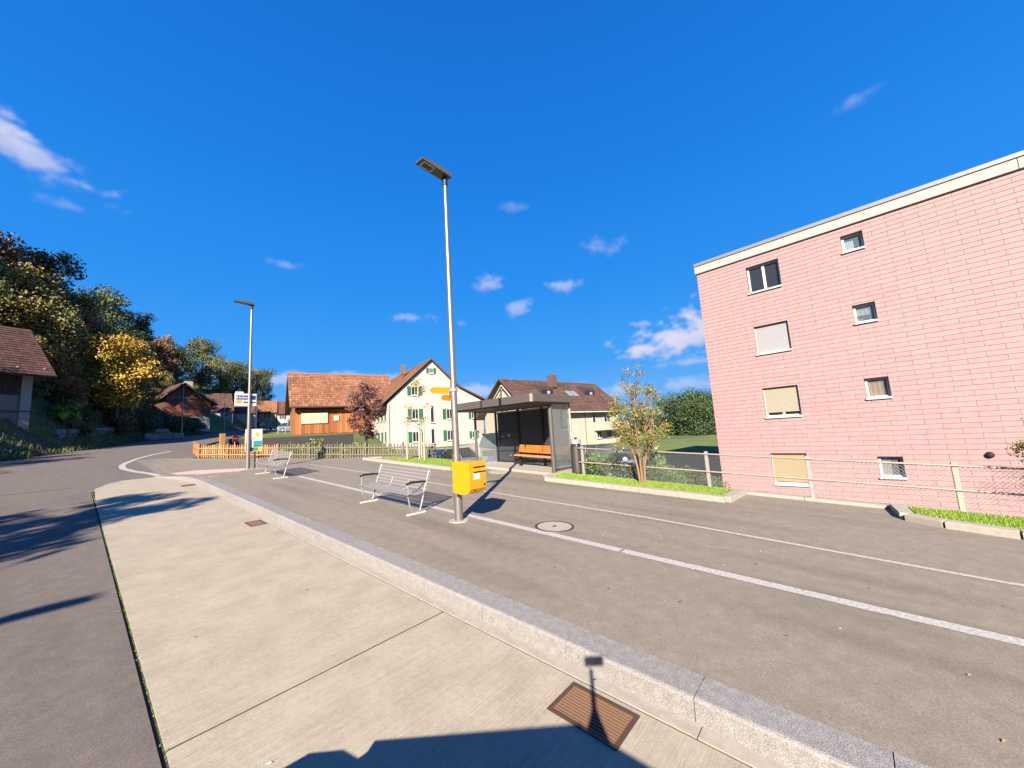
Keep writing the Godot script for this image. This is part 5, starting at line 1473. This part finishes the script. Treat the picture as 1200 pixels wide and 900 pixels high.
func small_things():
	# stacked stone blocks at the road's far edge
	var sp := [[6.1, -61.6, 0.0, 1.3, 0.8], [7.35, -61.9, 0.0, 1.1, 0.9], [8.5, -62.3, 0.0, 1.2, 0.75], [7.0, -61.8, 0.85, 1.2, 0.45]]
	rng.seed = 3
	for q in sp:
		var s := MB.new(); s.bx(Vector3(0, q[4] / 2, 0), Vector3(q[3], q[4], 0.8), Color(1, 1, 1) * rng.randf_range(0.9, 1.2), 0.08)
		var o := obj("stone_block", s, M.granite, null, Vector3(q[0], gy(q[0], q[1], -0.15) + q[2], q[1]))
		o.rotation.y = rng.randf_range(-0.2, 0.2)
		tag(o, "pale stone block piled at the far road edge", "stone block", "pile of stone blocks")
	# garden wall of pale render and its rail behind the shelter
	var w := base("garden_wall", Vector3(18.0, 0, -20.1), yaw_of(88.0), "low pale garden wall with metal rail behind the bus shelter", "wall")
	var b := MB.new(); b.bx(Vector3(0, 0.1, 0), Vector3(2.3, 2.3, 0.25)); obj("wall", b, plaster(Color(0.70, 0.64, 0.55)), w)
	b = MB.new(); b.tube([Vector3(-1.2, 1.32, 0), Vector3(1.2, 1.32, 0)], [0.035, 0.035], 8); obj("rail", b, M.zinc, w)
	# covered thing behind the shelter's side glass
	var t := base("covered_trailer", Vector3(15.9, 0, -15.3), yaw_of(100.0), "dark green tarpaulin covered trailer behind the bus shelter", "trailer")
	b = MB.new()
	b.extrude(PackedVector2Array([Vector2(-0.75, 1.22), Vector2(-0.55, 1.72), Vector2(-0.35, 1.93), Vector2(0.1, 1.98), Vector2(0.9, 1.9), Vector2(1.2, 1.72), Vector2(1.25, 0.98), Vector2(0.2, 1.05)]), Transform3D(Basis(), Vector3.ZERO), 1.3)
	obj("tarpaulin", b, mat(Color(0.022, 0.05, 0.04), 0.6), t)
	b = MB.new(); b.bx(Vector3(0.4, 0.85, 0), Vector3(1.9, 0.3, 1.2)); b.bx(Vector3(0.4, 0.4, 0.0), Vector3(0.12, 0.8, 0.9)); obj("frame", b, M.dark_metal, t)
	for s in [-0.55, 0.55]:
		b = MB.new(); b.lathe(Vector3.ZERO, [Vector2(0.0, -0.08), Vector2(0.28, -0.08), Vector2(0.3, 0.0), Vector2(0.28, 0.08), Vector2(0.0, 0.08)], 16); var wh := obj("wheel", b, M.rubber, t, Vector3(0.5, 0.1, s)); wh.rotation.x = PI / 2
	# dark chimney pipe or mast behind the roofs
	var m := base("mast", Vector3(33.0, -1.0, -30.5), 0.0, "dark wooden mast rising behind the shelter roof", "pole")
	b = MB.new(); b.tube([Vector3.ZERO, Vector3(0, 8.2, 0)], [0.14, 0.10], 8); obj("pole", b, mat(Color(0.12, 0.10, 0.09), 0.9), m)
	# bridge rail up the street
	var r := base("street_railing", Vector3(19.5, gy(19.5, -62.0) - 0.15, -62.0), yaw_of(100.0), "pale blue street railing by the barn corner", "railing")
	for k in 7:
		b = MB.new(); b.tube([Vector3(k * 0.9, 0, 0), Vector3(k * 0.9, 1.0, 0)], [0.04, 0.04], 6); obj("post", b, mat(Color(0.5, 0.62, 0.68), 0.5), r)
	for y in [0.55, 1.0]:
		b = MB.new(); b.tube([Vector3(0, y, 0), Vector3(5.4, y, 0)], [0.035, 0.035], 6); obj("rail", b, mat(Color(0.5, 0.62, 0.68), 0.5), r)
	# low stone wall along the slope beyond the old house
	var sw := base("dry_stone_wall", Vector3.ZERO, 0.0, "rough grey stone wall at the foot of the slope", "wall")
	rng.seed = 8
	for k in 16:
		for j in 3:
			var z := -48.6 - k * 0.75 - (j % 2) * 0.3
			var x := left_edge(z) - 2.4
			b = MB.new(); b.bx(Vector3.ZERO, Vector3(0.6, 0.42, 0.7), Color(0.75, 0.75, 0.75) * rng.randf_range(0.6, 1.1), 0.07)
			var s := obj("stone", b, M.granite, sw, Vector3(x + rng.randf_range(-0.06, 0.06), gy(x, z) + 0.5 + j * 0.41, z)); s.rotation = Vector3(rng.randf_range(-0.06, 0.06), -0.35 + rng.randf_range(-0.1, 0.1), rng.randf_range(-0.06, 0.06))
	# red and white sign board at the fence corner
	var rs := base("road_sign", Vector3(7.2, gy(7.2, -31.0) - 0.1, -31.0), yaw_of(60.0), "small red and white board on a post behind the orange fence", "sign")
	b = MB.new(); b.tube([Vector3(0, 0, -0.04), Vector3(0, 1.05, -0.04)], [0.03, 0.03], 8); obj("post", b, M.zinc, rs)
	b = MB.new(); b.bx(Vector3(0, 0.85, 0), Vector3(0.42, 0.45, 0.02)); obj("plate", b, mat(Color(0.62, 0.04, 0.035), 0.5), rs)
	b = MB.new(); b.bx(Vector3(0, 0.85, 0.012), Vector3(0.30, 0.08, 0.006)); obj("bar", b, M.white, rs)
	# gate posts of brown wood behind the fence
	for q in [[6.6, -31.5], [7.7, -30.2]]:
		b = MB.new(); b.bx(Vector3(0, 0.55, 0), Vector3(0.3, 1.3, 0.3), Color.WHITE, 0.02)
		tag(obj("gate_post", b, mat(Color(0.42, 0.22, 0.08), 0.85), null, Vector3(q[0], gy(q[0], q[1], -0.1), q[1])), "thick brown timber gate post behind the orange fence", "post", "gate posts behind the orange fence")
	# dark lorry bed like wall behind the fence
	var dw := base("dark_wall", Vector3(11.0, gy(11.0, -31.5) - 0.1, -31.5), yaw_of(100.0), "long low dark retaining wall behind the picket fence", "wall")
	b = MB.new(); b.bx(Vector3(0, 0.3, 0), Vector3(8.5, 0.9, 0.3)); obj("wall", b, mat(Color(0.06, 0.055, 0.055), 0.9), dw)
	# few fallen leaves and stones on concrete and asphalt
	rng.seed = 55
	var lf := MB.new()
	for i in 260:
		var p := Vector3(rng.randf_range(-4.0, 8.8), 0, rng.randf_range(-14.0, 1.0))
		var off := -0.144 if p.x < 2.8 else 0.006
		if p.x > 2.8 and p.x < 3.2: continue
		p.y = gy(p.x, p.z, off) + 0.004
		var a := rng.randf() * TAU; var s := rng.randf_range(0.008, 0.022)
		var u := Vector3(cos(a), 0.15, sin(a)) * s; var v := Vector3(-sin(a), 0.1, cos(a)) * s * 0.6
		lf.quad(p - u, p + v, p + u, p - v + Vector3.UP * 0.004, Vector3.UP, [Color(0.30, 0.2, 0.08), Color(0.16, 0.1, 0.05), Color(0.5, 0.45, 0.36), Color(0.07, 0.05, 0.03)][rng.randi() % 4])
	tag(obj("fallen_leaves", lf, M.plain), "scattered tiny leaves and grit on concrete and asphalt", "leaves", "", "stuff")

func cars_here():
	car("parked_car", Vector3(13.2, ground_y(13.0, -16.6), -16.6), yaw_of(95.0) + PI, Color(0.30, 0.32, 0.36), "silver grey car parked behind the grass strip with young tree")
	car("parked_car", Vector3(19.2, ground_y(19.2, -17.6), -17.2), yaw_of(100.0), Color(0.02, 0.11, 0.38), "blue car seen through the shelter side glass")
	car("parked_car", Vector3(27.4, -0.88, -14.7), yaw_of(152.0), Color(0.02, 0.045, 0.045), "dark green estate car parked before the brown roofed house", 4.5, 1.5, true)
	car("parked_car", Vector3(19.4, ground_y(19.4, -8.0) + 0.05, -8.3), yaw_of(20.0) + PI, Color(0.55, 0.57, 0.62), "pale silver car in the shaded yard behind the chain-link fence")
	car("parked_car", Vector3(27.5, gy(27.5, -93.0, -0.12), -93.0), yaw_of(60.0), Color(0.02, 0.025, 0.035), "dark car parked up the street before the ochre house")
	car("parked_car", Vector3(24.0, gy(24.0, -70.0, -0.1), -70.0), yaw_of(110.0), Color(0.25, 0.38, 0.45), "light blue car up the street near the barn")
	# the car that carries the camera, below and behind the lens
	var c := car("camera_car", Vector3(-0.72, gy(-0.72, -0.06) - 0.15, -0.02), PI / 2, Color(0.12, 0.12, 0.13), "dark hatchback on the road with a camera pole on its roof", 4.5, 1.65, true, "", 0.03, 0.385)
	c.basis = c.basis * Basis(Vector3.BACK, 0.0593)
	(c.get_node("window") as MeshInstance3D).material_override = mat(Color(0.02, 0.022, 0.025), 0.08)
	var rig := base("camera_pole", Vector3(-0.04, gy(0, 0.03) - 0.15, 0.03), 0.0, "short pole mount with phone on the roof of the dark hatchback", "camera mount")
	var b := MB.new(); b.lathe(Vector3.ZERO, [Vector2(0.13, 1.40), Vector2(0.12, 1.50), Vector2(0.04, 1.68), Vector2(0.018, 1.74), Vector2(0.014, 1.98), Vector2(0.0, 1.98)], 14); obj("pole", b, M.black, rig)
	b = MB.new(); b.box(Transform3D(Basis(Vector3.UP, deg_to_rad(-49)), Vector3(-0.03, 2.07, 0.05)), Vector3(0.15, 0.075, 0.01), Color.WHITE, 0.003); obj("phone", b, M.black, rig)

func plants():
	var g := [Color(0.065, 0.095, 0.02), Color(0.09, 0.115, 0.026), Color(0.05, 0.078, 0.02), Color(0.11, 0.10, 0.03)]
	var ol := [Color(0.15, 0.135, 0.032), Color(0.10, 0.11, 0.025), Color(0.19, 0.145, 0.04)]
	var br := [Color(0.24, 0.11, 0.042), Color(0.17, 0.095, 0.038), Color(0.12, 0.10, 0.03), Color(0.30, 0.12, 0.055)]
	var ye := [Color(0.36, 0.215, 0.014), Color(0.30, 0.165, 0.014), Color(0.20, 0.17, 0.02), Color(0.42, 0.26, 0.025), Color(0.12, 0.12, 0.02)]
	var protos := [
		tree("dark_tree", 12.0, 4.2, 101, g, "dark green leafy tree on the wooded slope", "dark green trees of the slope", 9500, 0.33),
		tree("olive_tree", 11.0, 4.0, 102, ol, "olive green tree on the wooded slope", "olive trees of the slope", 9500, 0.32),
		tree("autumn_tree", 11.0, 3.9, 103, br, "rusty brown autumn tree on the wooded slope", "rusty trees of the slope", 9500, 0.32),
		tree("dark_tree", 13.5, 3.6, 104, [Color(0.025, 0.048, 0.014), Color(0.035, 0.055, 0.016)], "dark green leafy tree on the wooded slope", "dark green trees of the slope", 9500, 0.32)]
	protos[3].set_meta("base_name", "dark_tree")
	rng.seed = 202
	# spots: x, z, kind, scale; the wooded slope on the left of the rising road
	var spots := [[-4.6, -59.0, 1, 0.95], [-8.8, -57.5, 2, 1.15], [-2.2, -57.5, 1, 0.85], [-5.5, -60.5, 2, 1.15], [-1.0, -62.0, 2, 0.85], [2.0, -64.5, 0, 0.72],
		[-9.5, -61.0, 0, 1.2], [-3.0, -65.5, 3, 1.05], [-7.5, -66.5, 2, 1.2], [-12.5, -58.5, 3, 1.3], [0.2, -58.8, 1, 0.55], [-13.0, -66.0, 0, 1.3], [1.0, -67.0, 2, 0.7],
		[6.5, -100.0, 3, 0.85], [10.5, -103.0, 2, 0.85], [14.0, -107.0, 0, 0.8], [8.0, -108.0, 3, 1.0], [0.5, -69.0, 2, 1.0], [-1.5, -66.0, 1, 1.05], [3.2, -70.5, 2, 0.85], [24.0, -118.0, 1, 0.9], [29.0, -126.0, 0, 0.9], [34.0, -134.0, 1, 0.9], [3.0, -104.0, 0, 1.3], [13.0, -116.0, 2, 1.0], [21.0, -124.0, 0, 1.1], [-1.0, -98.0, 2, 1.2], [3.5, -95.0, 3, 1.0], [40.0, -142.0, 0, 1.0], [-3.2, -53.5, 1, 0.5], [-0.6, -56.0, 2, 0.45], [-6.5, -53.0, 0, 0.62], [2.4, -61.5, 2, 0.42], [4.2, -67.5, 1, 0.5], [5.5, -71.5, 0, 0.55], [2.0, -72.0, 2, 0.75], [-1.5, -70.0, 0, 0.95], [5.8, -77.0, 2, 0.5], [7.2, -92.0, 2, 0.8], [11.0, -97.5, 1, 0.55], [-5.0, -72.0, 2, 1.1],
		[-21.5, -19.0, 0, 0.92], [-18.5, -22.5, 1, 0.9], [-17.0, -26.5, 0, 0.9], [-15.5, -31.0, 3, 0.72], [-13.0, -36.0, 1, 0.62], [-11.5, -41.0, 0, 0.6], [-25.0, -24.0, 3, 0.9], [-22.0, -30.0, 0, 0.95], [-19.0, -37.0, 2, 0.85], [-16.0, -44.0, 0, 0.75]]
	var seen := [0, 0, 0, 0]
	for s in spots:
		var k: int = s[2]
		var at := Vector3(s[0], ground_y(s[0], s[1]) - 0.2, s[1])
		if seen[k] == 0:
			protos[k].position = at; protos[k].rotation.y = rng.randf() * TAU; protos[k].scale = Vector3.ONE * s[3]
			seen[k] = 1
		else: copy_of(protos[k], at, rng.randf() * TAU, s[3] * rng.randf_range(0.94, 1.06))
	# trees out of view to the left of the road whose shadows cross the bay
	var sh := tree("roadside_tree", 10.0, 1.9, 120, ol, "slim olive tree left of the road across from the bay", "roadside trees left of the road", 2600, 0.30, 16, 0.35)
	sh.position = Vector3(-13.6, gy(-13.6, -5.0), -5.0)
	sh.scale = Vector3.ONE * 1.12
	copy_of(sh, Vector3(-15.0, gy(-15.0, -3.0), -3.0), 2.0, 1.22)
	var yt := tree("yellow_tree", 8.6, 3.1, 130, ye, "bright yellow autumn tree at the edge of the wooded slope", "", 9000, 0.25, 34, 0.12)
	yt.position = Vector3(2.9, ground_y(2.9, -57.6) + 0.6, -57.6)
	yt.position.y = 6.6
	# shrubs on the slope foot
	var sb := shrub("slope_shrub", 3.2, 2.4, 140, [Color(0.04, 0.065, 0.015), Color(0.07, 0.09, 0.02)], "dark green bush at the foot of the wooded slope", "bushes at the foot of the slope", 1500, 0.2)
	var sb2 := shrub("autumn_shrub", 3.0, 2.2, 141, [Color(0.14, 0.10, 0.03), Color(0.09, 0.08, 0.025), Color(0.18, 0.09, 0.03)], "brownish autumn bush at the foot of the wooded slope", "autumn bushes at the foot of the slope", 1500, 0.2)
	sb.position = Vector3(0.2, ground_y(0.2, -53.0), -53.0); sb2.position = Vector3(3.6, ground_y(3.6, -60.5), -60.5)
	rng.seed = 300
	for i in 64:
		var z := rng.randf_range(-50.0, -84.0)
		var dl := rng.randf_range(1.8, 9.0)
		var x := left_edge(z) - dl
		copy_of(sb if rng.randf() < 0.6 else sb2, Vector3(x, ground_y(x, z) - 0.2, z), rng.randf() * TAU, rng.randf_range(0.6, 1.35))
	var fg := shrub("leafy_shrub", 2.2, 2.0, 142, [Color(0.16, 0.24, 0.03), Color(0.12, 0.19, 0.025)], "light green leafy bush before the stone wall", "", 900, 0.24)
	fg.position = Vector3(-0.6, ground_y(-0.6, -51.5), -51.2)
	# long grass along the road's foot of the slope
	rng.seed = 310
	var gr := MB.new()
	for i in 9000:
		var z := rng.randf_range(-34.0, -84.0)
		var x := left_edge(z) - pow(rng.randf(), 1.6) * 5.0 + 0.1
		var col := Color(0.06, 0.09, 0.018).lerp(Color(0.13, 0.11, 0.04), rng.randf() * 0.8)
		blade(gr, Vector3(x, maxf(ground_y(x, z), gy(x, z, -0.16)), z), rng.randf_range(0.15, 0.5), rng.randf_range(0.04, 0.09), col)
	tag(obj("verge_grass", gr, M.grass), "long uneven grass along the foot of the wooded slope", "grass", "", "stuff")
	# copper tree by the barn
	var ct := tree("copper_tree", 5.4, 1.55, 150, [Color(0.085, 0.032, 0.034), Color(0.12, 0.045, 0.04), Color(0.065, 0.03, 0.03)], "dark purple copper-leaved tree between barn and farmhouse", "", 3600, 0.17, 24, 0.14)
	ct.position = Vector3(15.9, 1.75, -30.0)
	# staked young tree
	var yg := base("young_tree", Vector3(10.1, gy(10.1, -14.4) + 0.06, -14.4), 0.0, "thin young tree between wooden stakes in the grass strip", "tree")
	rng.seed = 160
	var t := MB.new(); t.tube([Vector3(0, -0.1, 0), Vector3(0.02, 1.6, 0), Vector3(-0.02, 3.6, 0.02)], [0.035, 0.028, 0.008], 8, Color(0.62, 0.55, 0.46))
	var bl := []
	for i in 16:
		var y := rng.randf_range(1.5, 3.7); var a := rng.randf() * TAU; var rr := 0.62 * (1.0 - (y - 1.4) / 3.4)
		var p := Vector3(cos(a) * rr, y, sin(a) * rr)
		t.tube([Vector3(0, y - 0.35, 0), p], [0.012, 0.004], 5, Color(0.2, 0.15, 0.1), false); bl.append([p, 0.22])
	obj("trunk", t, M.bark, yg)
	var l := MB.new(); leaves(l, bl, 420, 0.085, [Color(0.14, 0.20, 0.04), Color(0.20, 0.21, 0.05), Color(0.24, 0.14, 0.05)], 0.4); obj("crown", l, M.leaf, yg)
	var stk := base("tree_stake_frame", Vector3(10.1, gy(10.1, -14.4) + 0.06, -14.4), 0.0, "pale wooden stakes and crossbars round the young tree", "tree stakes")
	for q in [[-0.42, -0.3], [0.38, -0.36], [-0.1, 0.5]]:
		var b := MB.new(); b.tube([Vector3(q[0], -0.1, q[1]), Vector3(q[0], 1.75, q[1])], [0.04, 0.036], 8); obj("stake", b, mat(Color(0.58, 0.48, 0.38), 0.9), stk)
	for q in [[-0.42, -0.3, 0.38, -0.36], [0.38, -0.36, -0.1, 0.5], [-0.1, 0.5, -0.42, -0.3]]:
		var b := MB.new(); b.tube([Vector3(q[0], 1.68, q[1]), Vector3(q[2], 1.68, q[3])], [0.025, 0.025], 6); obj("crossbar", b, mat(Color(0.30, 0.24, 0.2), 0.9), stk)
	# multi-stemmed shrub tree in the grass strip
	var bt := base("shrub_tree", Vector3(9.85, gy(9.85, -4.55) + 0.06, -4.28), 0.0, "small multi-stemmed tree with yellow green leaves in the grass strip", "tree")
	rng.seed = 170
	t = MB.new(); bl = []
	var bc := Color(0.26, 0.18, 0.11)
	for i in 5:
		var a := i * 1.26 + 0.3
		var q := Vector3(cos(a) * 0.26, 1.05 + rng.randf() * 0.3, sin(a) * 0.26)
		t.tube([Vector3(cos(a) * 0.05, -0.1, sin(a) * 0.05), Vector3(cos(a) * 0.09, 0.4, sin(a) * 0.09), q, q + Vector3(cos(a) * 0.28, 0.9, sin(a) * 0.28)], [0.036, 0.03, 0.018, 0.006], 7, bc)
		for k in 14:
			var y := rng.randf_range(0.9, 2.5); var aa := a + rng.randf_range(-0.8, 0.8); var rr := rng.randf_range(0.15, 0.82) * (1.0 - 0.35 * absf(y - 1.5))
			var p := Vector3(cos(aa) * rr, y, sin(aa) * rr)
			t.tube([Vector3(cos(a) * 0.2, maxf(0.6, y - 0.5), sin(a) * 0.2), p], [0.009, 0.003], 4, bc, false); bl.append([p, 0.21])
	for i in 9:
		var a := rng.randf() * TAU; var p := Vector3(cos(a) * 0.25 - 0.1, rng.randf_range(2.5, 3.25), sin(a) * 0.25)
		t.tube([Vector3(0, 1.9, 0), p], [0.01, 0.003], 4, bc, false); bl.append([p, 0.13])
	obj("trunk", t, M.bark, bt)
	l = MB.new(); leaves(l, bl, 5600, 0.056, [Color(0.12, 0.145, 0.02), Color(0.15, 0.15, 0.025), Color(0.09, 0.12, 0.02), Color(0.22, 0.13, 0.035), Color(0.26, 0.20, 0.07)], 0.42); obj("crown", l, M.leaf, bt)
	# twig of another one at the right end of the fence
	var b2 := copy_of(bt, Vector3(9.85, gy(9.85, 2.4) + 0.06, 2.36), 1.2, 0.66, "small yellow green tree in the grass strip below the pink block")
	# green plants behind the fence
	var fs := shrub("fence_shrub", 1.5, 1.1, 180, [Color(0.07, 0.14, 0.03), Color(0.10, 0.17, 0.04), Color(0.05, 0.10, 0.03)], "leafy green bush behind the chain-link fence", "bushes behind the chain-link fence", 1500, 0.075)
	fs.position = Vector3(11.2, gy(11.2, -6.2) - 0.35, -6.2)
	for q in [[11.1, -5.3, 0.95], [11.3, -4.5, 1.0], [11.1, -3.7, 0.9], [11.5, -6.9, 1.1], [11.9, -5.0, 1.1], [11.6, -3.2, 0.7]]: copy_of(fs, Vector3(q[0], gy(q[0], q[1]) - 0.5, q[1]), rng.randf() * TAU, q[2])
	# garden behind the picket fence
	var gs := shrub("garden_shrub", 1.6, 0.9, 181, [Color(0.12, 0.16, 0.03), Color(0.17, 0.18, 0.04), Color(0.09, 0.13, 0.03)], "low garden bush behind the picket fence", "garden bushes behind the picket fence", 900, 0.12)
	gs.position = Vector3(9.0, gy(9.0, -23.2), -23.2)
	for q in [[7.0, -27.0, 0.8], [8.4, -25.2, 0.9], [10.6, -21.2, 0.9], [11.8, -19.4, 0.8], [13.0, -22.0, 1.1], [11.2, -25.0, 1.0], [14.0, -25.0, 1.1], [6.4, -29.0, 0.8]]: copy_of(gs, Vector3(q[0], ground_y(q[0], q[1]) - 0.1, q[1]), rng.randf() * TAU, q[2])
	# trees beyond the meadow on the right
	var rt := tree("meadow_tree", 10.0, 4.6, 190, [Color(0.035, 0.065, 0.016), Color(0.05, 0.085, 0.02), Color(0.028, 0.05, 0.016)], "round dark green tree beyond the meadow", "trees beyond the meadow", 9000, 0.33, 34, 0.08)
	rt.position = Vector3(80.0, -3.0, -27.5)
	for q in [[84.0, -24.5, 1.15], [78.5, -23.0, 0.95], [88.0, -21.0, 1.2], [82.0, -20.0, 1.0], [90.0, -28.0, 1.15], [76.0, -30.5, 0.72]]: copy_of(rt, Vector3(q[0], -3.2, q[1]), rng.randf() * TAU, q[2])
	# distant roadside trees up the street
	var dt := shrub("street_bush", 4.0, 4.0, 195, [Color(0.16, 0.16, 0.03), Color(0.10, 0.13, 0.025), Color(0.24, 0.18, 0.04)], "yellow green tree by the barn corner up the street", "small trees up the street", 1600, 0.3, "tree")
	dt.position = Vector3(34.0, 5.5, -96.0)
	for q in [[38.0, -100.0, 1.3], [42.0, -104.0, 1.2]]: copy_of(dt, Vector3(q[0], 6.0, q[1]), rng.randf() * TAU, q[2])
